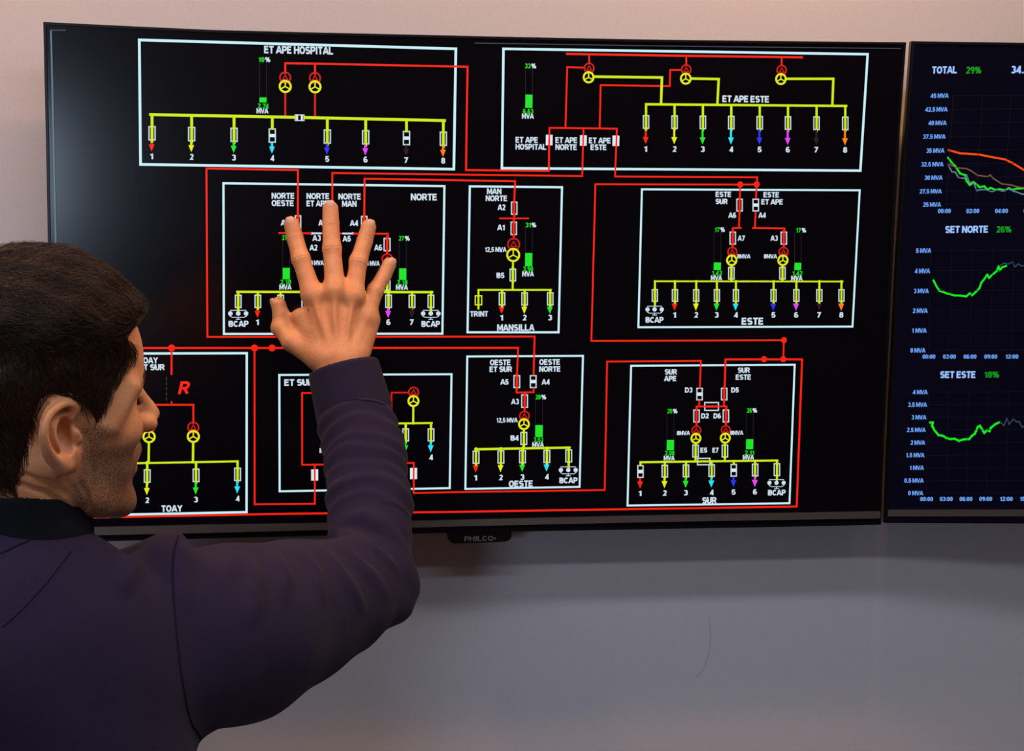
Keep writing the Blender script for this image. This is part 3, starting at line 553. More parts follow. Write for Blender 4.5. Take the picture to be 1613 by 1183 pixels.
def mesh_sdf(f, xs, ys, zs, B=8):
    ax = [np.asarray(a, F32) for a in (xs, ys, zs)]; n = [len(a) for a in ax]; nb = [(m + B - 1) // B for m in n]
    cs = []; hs = []
    for a, m in zip(ax, nb):
        lo = a[np.minimum(np.arange(m) * B, len(a) - 1)]; hi = a[np.minimum((np.arange(m) + 1) * B, len(a) - 1)]
        cs.append((lo + hi) / 2); hs.append((hi - lo) / 2)
    I = np.stack(np.meshgrid(*[np.arange(m) for m in nb], indexing='ij'), -1).reshape(-1, 3)
    keep = []
    for s in range(0, len(I), 60000):
        J = I[s:s + 60000]; c = np.stack([cs[i][J[:, i]] for i in range(3)], 1); h = np.stack([hs[i][J[:, i]] for i in range(3)], 1)
        keep.append(J[np.abs(f(c)) < np.linalg.norm(h, axis=1) * 1.35 + .004])
    I = np.concatenate(keep); S = B + 2; off = np.arange(S) - 1
    ids, vs, qs = [], [], []
    E = [((0, 0, 0), (1, 0, 0)), ((0, 1, 0), (1, 1, 0)), ((0, 0, 1), (1, 0, 1)), ((0, 1, 1), (1, 1, 1)), ((0, 0, 0), (0, 1, 0)), ((1, 0, 0), (1, 1, 0)), ((0, 0, 1), (0, 1, 1)), ((1, 0, 1), (1, 1, 1)), ((0, 0, 0), (0, 0, 1)), ((1, 0, 0), (1, 0, 1)), ((0, 1, 0), (0, 1, 1)), ((1, 1, 0), (1, 1, 1))]
    N1, N2 = n[1] + 4, n[2] + 4; C = S - 1
    for s in range(0, len(I), 300):
        J = I[s:s + 300]; m = len(J)
        g = [J[:, i, None] * B + off for i in range(3)]
        co = [ax[i][np.clip(g[i], 0, n[i] - 1)] for i in range(3)]
        X = np.empty((m, S, S, S, 3), F32)
        X[..., 0] = co[0][:, :, None, None]; X[..., 1] = co[1][:, None, :, None]; X[..., 2] = co[2][:, None, None, :]
        D = f(X.reshape(-1, 3)).reshape(m, S, S, S)
        ok = np.ones_like(D, bool)
        for i, sh in enumerate(((m, S, 1, 1), (m, 1, S, 1), (m, 1, 1, S))): ok &= ((g[i] >= 0) & (g[i] < n[i])).reshape(sh)
        D = np.where(ok, D, np.abs(D) + 1e-4)
        acc = np.zeros((m, C, C, C, 3), F32); cnt = np.zeros((m, C, C, C), F32)
        for a, b in E:
            sa = (slice(None),) + tuple(slice(q, q + C) for q in a); sb = (slice(None),) + tuple(slice(q, q + C) for q in b)
            da, db = D[sa], D[sb]; cr = (da < 0) != (db < 0)
            t = np.where(cr, da / np.where(cr, da - db, 1), 0)[..., None]
            acc += np.where(cr[..., None], X[sa] + (X[sb] - X[sa]) * t, 0); cnt += cr
        act = cnt > 0
        gid = ((g[0][:, :C, None, None] + 2).astype(np.int64) * N1 + (g[1][:, None, :C, None] + 2)) * N2 + (g[2][:, None, None, :C] + 2)
        gid = np.broadcast_to(gid, act.shape)
        ids.append(gid[act]); vs.append(acc[act] / cnt[act][:, None])
        c = slice(1, C); p = slice(0, C - 1)
        for axis in range(3):
            base = (slice(None),) + (slice(1, S - 1),) * 3; nx = [slice(1, S - 1)] * 3; nx[axis] = slice(2, S); nx = (slice(None),) + tuple(nx)
            d0, d1 = D[base], D[nx]; cr = (d0 < 0) != (d1 < 0)
            o1, o2 = [(1, 2), (2, 0), (0, 1)][axis]
            def gg(u, v):
                sl = [c, c, c]
                if u: sl[o1] = p
                if v: sl[o2] = p
                return gid[(slice(None),) + tuple(sl)][cr]
            q = np.stack([gg(1, 1), gg(0, 1), gg(0, 0), gg(1, 0)], 1); fl = d0[cr] > 0
            q[fl] = q[fl][:, ::-1]; qs.append(q)
    ids = np.concatenate(ids); vs = np.concatenate(vs); qs = np.concatenate(qs)
    u, ix = np.unique(ids, return_index=True); V = vs[ix]; pos = np.searchsorted(u, qs); pos = np.clip(pos, 0, len(u) - 1)
    good = (u[pos] == qs).all(1); Fq = pos[good]
    for _ in range(1):
        nrm, d = grad(f, V); V = V - nrm * np.clip(d, -.002, .002)[:, None]
    return V, Fq
def grad(f, V, e=4e-4):
    d = f(V); g = np.stack([f(V + np.eye(3, dtype=F32)[i] * F32(e)) - d for i in range(3)], 1)
    return (g / (np.linalg.norm(g, axis=1, keepdims=True) + 1e-12)).astype(F32), d
def bounded(f, lo, hi, mg=.03):
    """evaluate f only near its box, a plain distance to the box elsewhere"""
    lo = np.asarray(lo, F32) - F32(mg); hi = np.asarray(hi, F32) + F32(mg)
    def g(X):
        q = np.maximum(np.maximum(lo - X, X - hi), 0); d = np.sqrt((q * q).sum(1)) + F32(mg)
        k = d <= mg + 1e-6
        if k.any(): d[k] = f(X[k])
        return d
    return g
def trace(f, px, py, d0=.85, d1=2.2):
    r = ray(px, py); t = d0
    for _ in range(160):
        d = float(f((CAM + r * t)[None].astype(F32))[0])
        if d < 2e-4: return CAM + r * t
        t += d * .8
        if t > d1: return None
    return CAM + r * t

# ------------------------------------------------------------------ head frame (from the photo's face landmarks)
def tv2w(v): return np.array([v[0], v[2], -v[1]])
hp = np.array([-0.4363932, 0.03476828, 1.31727404]); HC = CAM + RIGHT * hp[0] + DOWN * hp[1] + FWD * hp[2]
psi, al, ro = [math.radians(a) for a in (32.2, -2.04, 9.67)]
hF = np.array([math.cos(psi) * math.cos(al), math.sin(psi) * math.cos(al), math.sin(al)]); hL = np.array([-math.sin(psi), math.cos(psi), 0]); hU = np.cross(hF, hL)
HR = np.stack([hF, hL * math.cos(ro) + hU * math.sin(ro), hU * math.cos(ro) - hL * math.sin(ro)], 1)   # columns: forward, left, up
def to_head(X): return ((X - HC.astype(F32)) @ HR.astype(F32)) * F32(1000)      # -> millimetres
def from_head(p): return HC + HR @ (np.asarray(p, float) / 1000)
NECK0 = from_head((-20, 0, -25)); NECKB = P(38, 905, 1.335)
# ear drawn on its own plane: the flap stands off the head and leans outward to the back
EN = np.array([.46, -1.0, .10]); EN /= np.linalg.norm(EN); E0 = np.array([4., -71., 0.])
def earpt(zx, zy, out=0.0):
    px, py = 30 + zx / 8.45, 620 + zy / 8.45
    r = HR.T @ ray(px, py); o = HR.T @ (CAM - HC) * 1000
    t = np.dot(E0 - o, EN) / np.dot(r, EN); return o + r * t + EN * out
HELIX = [earpt(*a) for a in ((640, 430, -1), (690, 300, 1), (700, 200, 2.5), (640, 138, 4), (540, 128, 4.5), (440, 178, 5), (350, 270, 5), (300, 380, 5), (280, 500, 5), (298, 620, 4.5), (350, 730, 3.5), (430, 830, 2), (520, 905, 1), (600, 960, .5))]
HELR = [2.6, 3.0, 3.3, 3.5, 3.7, 3.7, 3.7, 3.6, 3.6, 3.6, 3.8, 4.2, 5.2, 6.0]
ANTI = [earpt(*a) for a in ((560, 300, 0), (480, 350, .6), (430, 450, 1), (425, 560, 1.2), (460, 660, 1.3), (540, 735, 1.2), (630, 745, 1), (700, 770, 1))]
ANTR = [2.2, 3.0, 3.8, 4.2, 4.4, 4.2, 3.8, 2.8]
def spline(pts, rad, m=3):
    p = np.array([pts[0]] + list(pts) + [pts[-1]]); r = np.array([rad[0]] + list(rad) + [rad[-1]]); a = np.concatenate([p, r[:, None]], 1); out = []
    for i in range(1, len(a) - 2):
        for t in np.linspace(0, 1, m, endpoint=False):
            p0, p1, p2, p3 = a[i - 1:i + 3]; out.append(.5 * (2 * p1 + (p2 - p0) * t + (2 * p0 - 5 * p1 + 4 * p2 - p3) * t * t + (3 * p1 - p0 - 3 * p2 + p3) * t ** 3))
    out.append(a[-2]); out = np.array(out); return list(out[:, :3]), list(out[:, 3])
HELIX, HELR = spline(HELIX, HELR); ANTI, ANTR = spline(ANTI, ANTR)
ETRI = [earpt(*a) for a in ((520, 430, 0), (600, 330, -1), (640, 250, -1))]
def head_sdf(X, ear=True):
    p = to_head(X); s = p.copy(); s[:, 1] = np.abs(s[:, 1])
    d = ell(p, (-8, 0, 47), (91, 75, 82)); d = smin(d, ell(p, (30, 0, 52), (57, 64, 68)), 24)
    d = smin(d, ell(p, (36, 0, -8), (50, 57, 78)), 24)
    d = smin(d, ell(s, (54, 46, -6), (26, 20, 20)), 18)                          # cheekbone
    d = smin(d, cap(s, (82, 6, 40), (68, 42, 38), 8, 7), 13)                       # brow ridge
    d = smin(d, cap(s, (60, 62, 40), (40, 68, 6), 6, 5), 16)
    d = smax(d, -ell(s, (87, 34, 18), (16, 14, 9.5)), 8)                            # eye socket
    d = smin(d, ell(p, (80, 0, 2), (19, 15, 30)), 9); d = smin(d, ell(s, (54, 36, -40), (23, 20, 26)), 16)
    lid = smax(ell(s, (60, 33, 18), (18, 17, 15)), -ell(s, (80, 33, 17), (14, 13, 3.0)), 3)
    d = smin(d, lid, 4)
    d = smin(d, ell(p, (72, 0, -38), (27, 31, 26)), 14)                            # muzzle
    d = smin(d, cap(p, (85, 0, 28), (106, 0, 3), 6.0, 7.2), 8); d = smin(d, ell(p, (108, 0, -5), (11.5, 10.5, 9)), 6)   # nose
    d = smin(d, ell(s, (102, 12, -12), (11, 7, 8)), 6); d = smax(d, -ell(s, (105, 6, -18), (7, 4, 4)), 3)
    d = smin(d, chain(s, [(98, 0, -36), (93, 12, -37), (80, 26, -47)], [5.2, 5, 3]), 6)
    d = smin(d, chain(s, [(94, 0, -57), (90, 12, -56), (78, 25, -49)], [5.6, 5, 3]), 5)
    d = smax(d, -chain(s, [(102, 0, -47.5), (94, 14, -47), (80, 29, -47.5)], [1.7, 1.5, 1.2]), 3)
    d = smin(d, ell(p, (77, 0, -85), (18, 22, 17)), 14)                            # chin
    d = smin(d, chain(s, [(84, 10, -91), (52, 38, -78), (20, 51, -62), (4, 60, -20)], [12, 14, 16, 14]), 18)
    d = smin(d, ell(p, (42, 0, -62), (44, 44, 36)), 20)
    d = d * F32(.001)
    # ear
    k = sph(p, (-8, -82, 0), 62) < 0
    if ear and k.any():
        q = p[k]; e = d[k] * 1000
        fl = ell(q, earpt(515, 560, -1.6), (20.5, 31, 3.8), EFR)
        e2 = smin(fl, chain(q, HELIX, HELR), 3.0); e2 = smin(e2, chain(q, ANTI, ANTR), 2.6); e2 = smin(e2, chain(q, ETRI, [2.2, 2.6, 3.0]), 2)
        e2 = smin(e2, ell(q, earpt(640, 880, .3), (10, 11, 4.6), EFR), 6)          # lobe
        e = smin(e, e2, 5)
        e = smax(e, -ell(q, earpt(598, 565, 2.0), (11.0, 17.5, 11.5), EFR), 2.5)          # bowl of the ear
        e = smax(e, -cap(q, earpt(615, 560, 0), earpt(645, 600, -20), 7.0, 4.0), 2.5)
        e = smin(e, cap(q, earpt(735, 520, 1), earpt(775, 600, 0), 4.2, 4.6), 3.5)   # tragus
        e = smax(e, -cap(q, earpt(600, 215, 3.2), earpt(505, 290, 3.0), 4.0, 2.8), 2.2)
        e = smax(e, -chain(q, [earpt(*a) for a in ((440, 300, 4), (375, 420, 4.2), (365, 560, 4), (410, 690, 3.6), (480, 790, 3))], [2.6, 2.5, 2.5, 2.4, 1.6]), 2.0)
        d[k] = e * .001
    return d
up_e = np.array([0, 0, 1.]) - EN * EN[2]; up_e /= np.linalg.norm(up_e); fw_e = np.cross(up_e, EN)
tilt = math.radians(10); EFR = np.stack([fw_e * math.cos(tilt) + up_e * math.sin(tilt), up_e * math.cos(tilt) - fw_e * math.sin(tilt), EN], 1)
def neck_sdf(X):
    d = cap(X, NECK0, NECKB, .052, .050)
    return smin(d, cap(X, from_head((-12, -52, -32)), P(84, 868, 1.36), .016, .011), .03)

# ------------------------------------------------------------------ hand on the screen
FING = [  # tip .. knuckle: (px, py, distance from the screen, radius)
    [(459.5, 354, .0150, .0102), (465, 376, .0180, .0108), (474, 408, .0270, .0114), (492, 463, .0400, .0128)],
    [(520.5, 329, .0152, .0104), (521, 352, .0185, .0110), (523, 392, .0290, .0115), (528, 458, .0450, .0132)],
    [(580.5, 358, .0148, .0100), (574.5, 380, .0180, .0106), (564.5, 412, .0280, .0112), (557, 466, .0430, .0126)],
    [(613, 417, .0140, .0094), (604.5, 435, .0170, .0097), (591, 458, .0250, .0102), (577, 500, .0360, .0120)]]
FP = [[Q(*j[:3]) for j in f] for f in FING]; FR = [[j[3] for j in f] for f in FING]
THUMB = [(438.5, 479.5, .0200, .0098), (443, 496, .0215, .0106), (442.5, 516, .0260, .0112), (460, 538, .0400, .0135), (500, 562, .0520, .0160)]
TP = [Q(*j[:3]) for j in THUMB]; TR = [j[3] for j in THUMB]
WR = [Q(520, 570, .060), Q(547, 570, .060)]; FA = [Q(548, 640, .074), Q(572, 640, .074)]
PALM = [((494, 465, .038), (510, 556, .056), .0125, .0150), ((527, 462, .042), (526, 558, .058), .0128, .0155), ((556, 470, .040), (542, 558, .058), .0125, .0155), ((576, 502, .034), (559, 556, .055), .0125, .0150), ((586, 505, .030), (569, 550, .050), .0105, .0130), ((478, 500, .036), (500, 556, .052), .0100, .0130)]
TEND = [[(492, 463, .0500), (505, 505, .0620), (522, 556, .0700)], [(528, 458, .0555), (527, 505, .0655), (533, 556, .0720)], [(557, 466, .0530), (550, 508, .0640), (543, 556, .0715)], [(577, 500, .0450), (566, 525, .0560), (552, 556, .0690)]]
def hand_sdf(X):
    d = None
    for a, b, ra, rb in PALM:
        c = cap(X, Q(*a), Q(*b), ra, rb); d = c if d is None else smin(d, c, .011)
    d = smin(d, cap(X, Q(505, 490, .030), Q(560, 495, .030), .012, .012), .012)
    d = smin(d, cap(X, Q(488, 520, .034), Q(470, 500, .030), .011, .008), .016)       # web of the thumb
    w = smin(cap(X, WR[0], FA[0], .0205, .024), cap(X, WR[1], FA[1], .0195, .023), .02)
    d = smin(d, w, .016)
    for p, r in zip(FP, FR):
        c = chain(X, p, r, .0015); c = smin(c, sph(X, p[2], r[2] - .0004), .006); c = smin(c, sph(X, p[3] + np.array([0, -.002, 0]), r[3] - .0022), .014)
        d = smin(d, c, .0075)
    d = smin(d, chain(X, TP, TR, .003), .010); d = smin(d, sph(X, TP[2], .0118), .006)
    for t in TEND: d = smin(d, chain(X, [Q(*q) for q in t], [.0012, .0010, .0008]) , .009)
    for p in FP:                                                                       # creases over the middle and end joints
        for i, am in ((2, .0011), (1, .0007)):
            ax = p[i - 1] - p[i + 1 if i < 3 else i]; ax = ax / np.linalg.norm(ax)
            h = (X - p[i].astype(F32)) @ ax.astype(F32); rr = np.linalg.norm(X - p[i].astype(F32), axis=1)
            wv = np.cos(h * F32(2 * math.pi / .0042)) * np.exp(-(h / .0048) ** 2) * (rr < .02) * np.clip((p[i][1] + .004 - X[:, 1]) / .006, 0, 1)
            d = d + wv.astype(F32) * F32(am * .38)
    return d

# ------------------------------------------------------------------ trunk, arms, legs (clothing is the same form, a little larger)
def D_(px, py, dep, r): return (P(px, py, dep), r * dep / FPX)
ELB = (598, 912, 1.705)
def sleeve_axis():
    c = [Q(543, 588, .068), Q(547, 612, .072), Q(559, 652, .082)]; r = [.0455, .0475, .0490]
    dc = depth_of(c[-1])
    for px, py, u, rp in ((576, 722, .25, 61), (582, 792, .52, 63), (583, 850, .76, 64), (588, 905, 1.0, 58)):
        dd = dc + (ELB[2] - dc) * u; c.append(P(px, py, dd)); r.append(rp * dd / FPX)
    return c, r
SLC, SLR = sleeve_axis()
UPA = [D_(589, 905, 1.70, 61), D_(530, 942, 1.65, 84), D_(455, 968, 1.585, 108), D_(375, 996, 1.51, 131), D_(300, 1010, 1.45, 142)]
SH_R = P(262, 960, 1.43); SH_L = P(-165, 1010, 1.22)
TYAW = math.radians(18); TROT = np.array([[math.cos(TYAW), -math.sin(TYAW), 0], [math.sin(TYAW), math.cos(TYAW), 0], [0, 0, 1.]])
TX = P(20, 1000, 1.40)
def torso_sdf(X, g):
    s = X.copy()
    d = cap(X, P(222, 1012, 1.415), P(-150, 1045, 1.235), .080 + g, .082 + g)
    ct = P(14, 1255, 1.325); d = smin(d, ell(X, ct, (.172 + g, .116 + g, .27), TROT), .05)
    ct2 = np.array([ct[0], ct[1] + .01, 1.02]); d = smin(d, ell(X, ct2, (.165 + g, .112 + g, .24), TROT), .09)
    d = smin(d, cap(X, P(44, 927, 1.335), P(140, 978, 1.38), .045 + g, .032 + g), .02)   # trapezius, right
    d = smin(d, cap(X, P(36, 925, 1.325), P(-120, 985, 1.27), .050 + g, .046 + g), .04)
    return d
def upper_sdf(X, g):
    return chain(X, [p for p, _ in UPA], [r + g for _, r in UPA], .03)
LSH, LEL, LWR = SH_L + np.array([-.02, 0, -.02]), SH_L + np.array([-.075, -.04, -.31]), SH_L + np.array([-.055, .06, -.55])
PEL = np.array([P(14, 1190, 1.33)[0], P(14, 1190, 1.33)[1] + .01, .93])
def legs_sdf(X, g):
    d = ell(X, PEL, (.165 + g, .115 + g, .14))
    for s in (-1, 1):
        h, k, a = PEL + (s * .085, 0, -.04), PEL + (s * .10, .02, -.45), PEL + (s * .115, -.02, -.845)
        c = chain(X, [h, k, a], [.082 + g, .058 + g, .040 + g * 1.4], .02); d = smin(d, c, .03)
    return d
def left_hand(X):
    ax = np.array([.02, .03, -.1]); ax /= np.linalg.norm(ax); d = cap(X, LWR, LWR + ax * .085, .021, .024)
    for i in range(4):
        b_ = LWR + ax * .085 + np.array([0, (i - 1.5) * .019, 0]); d = smin(d, chain(X, [b_, b_ + ax * .045 + (.008, 0, 0), b_ + ax * (.075 - .006 * abs(i - 1.2)) + (.024, 0, 0)], [.0095, .0088, .0078]), .006)
    return smin(d, chain(X, [LWR + ax * .03, LWR + ax * .065 + (.012, .040, 0), LWR + ax * .105 + (.022, .045, 0)], [.013, .011, .009]), .01)
bb = lambda pts, r: (np.min(pts, 0) - r, np.max(pts, 0) + r)
hand_b = bounded(hand_sdf, *bb([q for p in FP for q in p] + TP + FA, .03)); head_b = bounded(head_sdf, HC - .15, HC + .16)
def creases():
    out = []
    for pts, r in (([(30, 762), (70, 776), (104, 797), (122, 815)], .0024), ([(40, 748), (80, 762), (112, 784), (130, 808)], .0028), ([(98, 752), (116, 772), (129, 796), (131, 812)], .0024), ([(128, 762), (138, 780), (141, 800)], .0020)):
        q = [trace(lambda X: smin(head_b(X), neck_sdf(X), .016), *p) for p in pts]
        q = [p for p in q if p is not None]
        if len(q) > 1: out.append((q, r))
    return out
CREASE = creases()
def headneck(X):
    d = smin(head_b(X), neck_sdf(X), .016)
    for q, r in CREASE: d = smax(d, -chain(X, q, [r * .7] + [r * 1.2] * (len(q) - 2) + [r * .8]), .0035)
    return d
bare_b = bounded(lambda X: smin(head_sdf(X, False), neck_sdf(X), .016), np.minimum(HC - .16, NECKB - .08), HC + .17)      # head without ears, carries the hair
headneck_b = bounded(headneck, np.minimum(HC - .16, NECKB - .08), HC + .17)
def body_sdf(X):
    G = -.016
    d = smin(torso_sdf(X, G), upper_sdf(X, G - .006), .05)
    d = smin(d, chain(X, SLC[2:], [r - .016 for r in SLR[2:]], .01), .02)
    d = smin(d, headneck_b(X), .02); d = smin(d, hand_b(X), .008)
    d = smin(d, legs_sdf(X, G), .05)
    d = smin(d, chain(X, [LSH, LEL, LWR], [.052, .040, .024], .02), .04); d = smin(d, left_hand(X), .006)
    for s in (-1, 1): d = smin(d, chain(X, [PEL + (s * .115, -.03, -.85), PEL + (s * .13, .10, -.90)], [.033, .022]), .03)
    return d
def grid(lo, hi, h, zc=None, hz=None):
    xs, ys = np.arange(lo[0], hi[0], h), np.arange(lo[1], hi[1], h); zs = np.arange(lo[2], hi[2], h)
    if zc: zs = np.concatenate([np.arange(lo[2], zc, hz), np.arange(zc, hi[2], h)])
    return xs, ys, zs
QUAL = 1.0
person = empty('person', (PEL[0], PEL[1], 0))
tag(person, 'dark-haired man in a navy sweatshirt, seen from behind with a hand raised to the screen', 'person')
# ---- skin material
def skin_material():
    m = bpy.data.materials.new('skin'); m.use_nodes = True; nt = m.node_tree; b = nt.nodes['Principled BSDF']; N = nt.nodes.new; Lk = nt.links.new
    b.inputs['Roughness'].default_value = .48; b.inputs['Specular IOR Level'].default_value = .35
    b.inputs['Subsurface Weight'].default_value = .12; b.inputs['Subsurface Radius'].default_value = (.9, .35, .2); b.inputs['Subsurface Scale'].default_value = .006
    tc = N('ShaderNodeTexCoord')
    def noise(sc, det=3):
        n = N('ShaderNodeTexNoise'); n.inputs['Scale'].default_value = sc; n.inputs['Detail'].default_value = det; Lk(tc.outputs['Object'], n.inputs['Vector']); return n.outputs['Fac']
    def mix(fac, a, c):
        x = N('ShaderNodeMix'); x.data_type = 'RGBA'
        if isinstance(fac, float): x.inputs['Factor'].default_value = fac
        else: Lk(fac, x.inputs['Factor'])
        for sock, v in ((x.inputs['A'], a), (x.inputs['B'], c)):
            if isinstance(v, tuple): sock.default_value = v
            else: Lk(v, sock)
        return x.outputs['Result']
    def ramp(v, lo, hi):
        r = N('ShaderNodeMapRange'); r.inputs['From Min'].default_value = lo; r.inputs['From Max'].default_value = hi; Lk(v, r.inputs['Value']); return r.outputs[0]
    def mul(a, c):
        x = N('ShaderNodeMath'); x.operation = 'MULTIPLY'
        for i, v in enumerate((a, c)):
            if isinstance(v, float): x.inputs[i].default_value = v
            else: Lk(v, x.inputs[i])
        return x.outputs[0]
    def att(n):
        a = N('ShaderNodeAttribute'); a.attribute_name = n; return a.outputs['Fac']
    c = mix(ramp(noise(38), .35, .68), (.76, .345, .160, 1), (.66, .265, .115, 1))
    c = mix(mul(ramp(noise(420, 2), .5, .75), .28), c, (.36, .15, .09, 1))
    c = mix(att('lip'), c, (.42, .17, .13, 1))
    st = mul(att('stubble'), ramp(noise(760, 2), .44, .60)); c = mix(mul(st, .86), c, (.05, .03, .022, 1)); c = mix(mul(att('stubble'), .48), c, (.16, .085, .05, 1))
    Lk(c, b.inputs['Base Color'])
    bp = N('ShaderNodeBump'); bp.inputs['Strength'].default_value = .25; bp.inputs['Distance'].default_value = .0012; Lk(noise(300, 3), bp.inputs['Height']); Lk(bp.outputs[0], b.inputs['Normal'])
    return m
MSKIN = skin_material()
MFAB = mat('sweatshirt_navy', (.0235, .0170, .042, 1), .95, .06, noise=(700, .28, 3), bump=(900, .35, .0012), sheen=.05)
MRIB = mat('collar_black_rib', (.006, .007, .010, 1), .9, .15, noise=(600, .3, 2), bump=(700, .3, .001))
MSEAM = mat('seam_thread', (.012, .010, .020, 1), .95, .1)
MTROU = mat('trousers_dark', (.03, .032, .04, 1), .9, .2, noise=(300, .2, 2))
MSHOE = mat('shoe_leather', (.02, .016, .014, 1), .5, .4)
MHAIR = mat('hair_dark_brown', (.026, .0125, .0065, 1), .40, .42, noise=(160, .4, 2))
def hair_tone(m):
    nt = m.node_tree; b = nt.nodes['Principled BSDF']; a = nt.nodes.new('ShaderNodeAttribute'); a.attribute_name = 'tone'
    x = nt.nodes.new('ShaderNodeMix'); x.data_type = 'RGBA'; x.inputs['A'].default_value = (.007, .0035, .0022, 1); x.inputs['B'].default_value = (.088, .036, .013, 1)
    nt.links.new(a.outputs['Fac'], x.inputs['Factor']); nt.links.new(x.outputs['Result'], b.inputs['Base Color'])
hair_tone(MHAIR)
MBROW = mat('brow_hair', (.02, .012, .008, 1), .6, .3)
MNAIL = mat('nail', (.74, .41, .26, 1), .32, .5)
MEYEW = mat('eye_white', (.75, .72, .68, 1), .2, .5); MIRIS = mat('iris_brown', (.05, .025, .012, 1), .2, .5)

def sstep(x, a, b):
    t = np.clip((x - a) / (b - a), 0, 1); return t * t * (3 - 2 * t)
V, Fq = mesh_sdf(body_sdf, *grid((-.66, -1.0, .0), (.60, .02, 1.95), .0018 / QUAL, 1.28, .008))
body = link_mesh('body', V, Fq, MSKIN, person, smooth=True)
hp_ = to_head(V); x_, y_, z_ = hp_[:, 0], np.abs(hp_[:, 1]), hp_[:, 2]
inhead = (np.linalg.norm(hp_ - (20, 0, 10), axis=1) < 170)
cheek = sstep(z_, -6, -30) * (1 - 0) + sstep(-z_, 0, 30) * sstep(-x_, -40, -14) * 1.0
stub = np.clip(sstep(-z_ - (x_ - 10) * .18, 2, 20), 0, 1) * sstep(x_, 4, 20) * sstep(z_, -112, -98)
side = sstep(x_, 8, 18) * sstep(-x_, -44, -30) * sstep(-z_, -14, 0); stub = np.maximum(stub, side * .9)
nosem = np.clip(1 - np.linalg.norm((hp_ - (106, 0, -6)) / (16, 18, 17), axis=1), 0, 1) * 4; stub = stub * (1 - np.clip(nosem, 0, 1)) * inhead
ear_ = np.linalg.norm((hp_ - (-12, -84, 0)) / (24, 16, 44), axis=1) < 1; stub[ear_] = 0
lip = np.clip(1 - np.abs(z_ + 48) / 10, 0, 1) ** .5 * sstep(x_, 84, 92) * (y_ < 24) * inhead; stub *= 1 - np.clip(lip * 1.5, 0, 1)
for nm, a in (('stubble', stub), ('lip', lip * .8)):
    at = body.data.attributes.new(nm, 'FLOAT', 'POINT'); at.data.foreach_set('value', a.astype(F32))

# ---- eyes
for sgn in (-1, 1):
    rings = []
    c0 = np.array([64., 33 * sgn, 17.]); R_ = 12.2
    for a in np.linspace(math.pi, 0, 12): rings.append([from_head(c0 + R_ * np.array([math.cos(a), max(math.sin(a), .01) * math.cos(t), max(math.sin(a), .01) * math.sin(t)])) for t in np.linspace(0, 2 * math.pi, 20, endpoint=False)])
    b = MB(); b.loft(rings)
    for i in range(len(b.m)): b.m[i] = 1 if i >= 9 * 20 else 0
    b.build('eye', [MEYEW, MIRIS], person, smooth=True)

# ---- hair: shell + strands
def poly_sd(U, poly):
    P_ = np.asarray(poly, float); d = np.full(len(U), 1e9); ins = np.zeros(len(U), bool)
    for i in range(len(P_)):
        a, c = P_[i], P_[(i + 1) % len(P_)]; e = c - a; w = U - a
        t = np.clip((w @ e) / (e @ e), 0, 1); q = w - t[:, None] * e; d = np.minimum(d, (q * q).sum(1))
        cond = ((a[1] > U[:, 1]) != (c[1] > U[:, 1])); xi = a[0] + (U[:, 1] - a[1]) / ((c[1] - a[1]) or 1e-9) * e[0]; ins ^= cond & (U[:, 0] < xi)
    return np.sqrt(d) * np.where(ins, -1, 1)
HLPX = [(217, 506), (209, 520), (203, 532), (208, 548), (203, 562), (190, 585), (172, 612), (165, 640), (161, 660), (150, 668), (138, 655), (128, 634), (110, 622), (88, 622), (66, 636), (57, 662), (52, 700), (44, 735), (34, 758), (24, 774)]
HL = []
for p in HLPX:
    q = trace(bare_b, *p)
    if q is not None:
        h = (HR.T @ (q - HC)) * 1000; HL.append((h[0], h[2]))
HL += [(-95, HL[-1][1] - 2), (-150, -60), (-150, 220), (150, 220), (150, HL[0][1] + 30)]
def hair_mask(p): return poly_sd(np.stack([p[:, 0], p[:, 2]], 1).astype(float), HL).astype(F32)
def thick(p, md):
    t = 4 + 2 * sstep(p[:, 2], 20, 60) + 12 * sstep(p[:, 2], 70, 118) * sstep(-p[:, 0], -75, -5) + 7 * sstep(p[:, 2], 60, 105) + 2 * sstep(p[:, 0], 45, 88) * sstep(p[:, 2], 88, 110)
    return t * sstep(-md, -1, np.where(p[:, 2] < 60, 26, 16)) + .6
def hair_sdf(X):
    p = to_head(X); md = hair_mask(p)
    c = ell(p, (-8, 0, 47), (91, 75, 82)); c = smin(c, ell(p, (30, 0, 52), (57, 64, 68)), 24)
    full = np.minimum(c, bare_b(X) * 1000)
    lump = 1.6 * np.sin(p[:, 0] * .11 + p[:, 1] * .05) * np.sin(p[:, 1] * .13 + p[:, 2] * .09 + 1)
    d = full - thick(p, md) - (lump * sstep(-md, 5, 25)).astype(F32)
    return (smax(d, md * F32(.75), 8) * .001).astype(F32)
hair_b = bounded(hair_sdf, HC - .16, HC + .17)
V, Fq = mesh_sdf(hair_b, *grid(HC - .15, HC + .17, .0022 / QUAL))
nrm, _ = grad(hair_b, V)
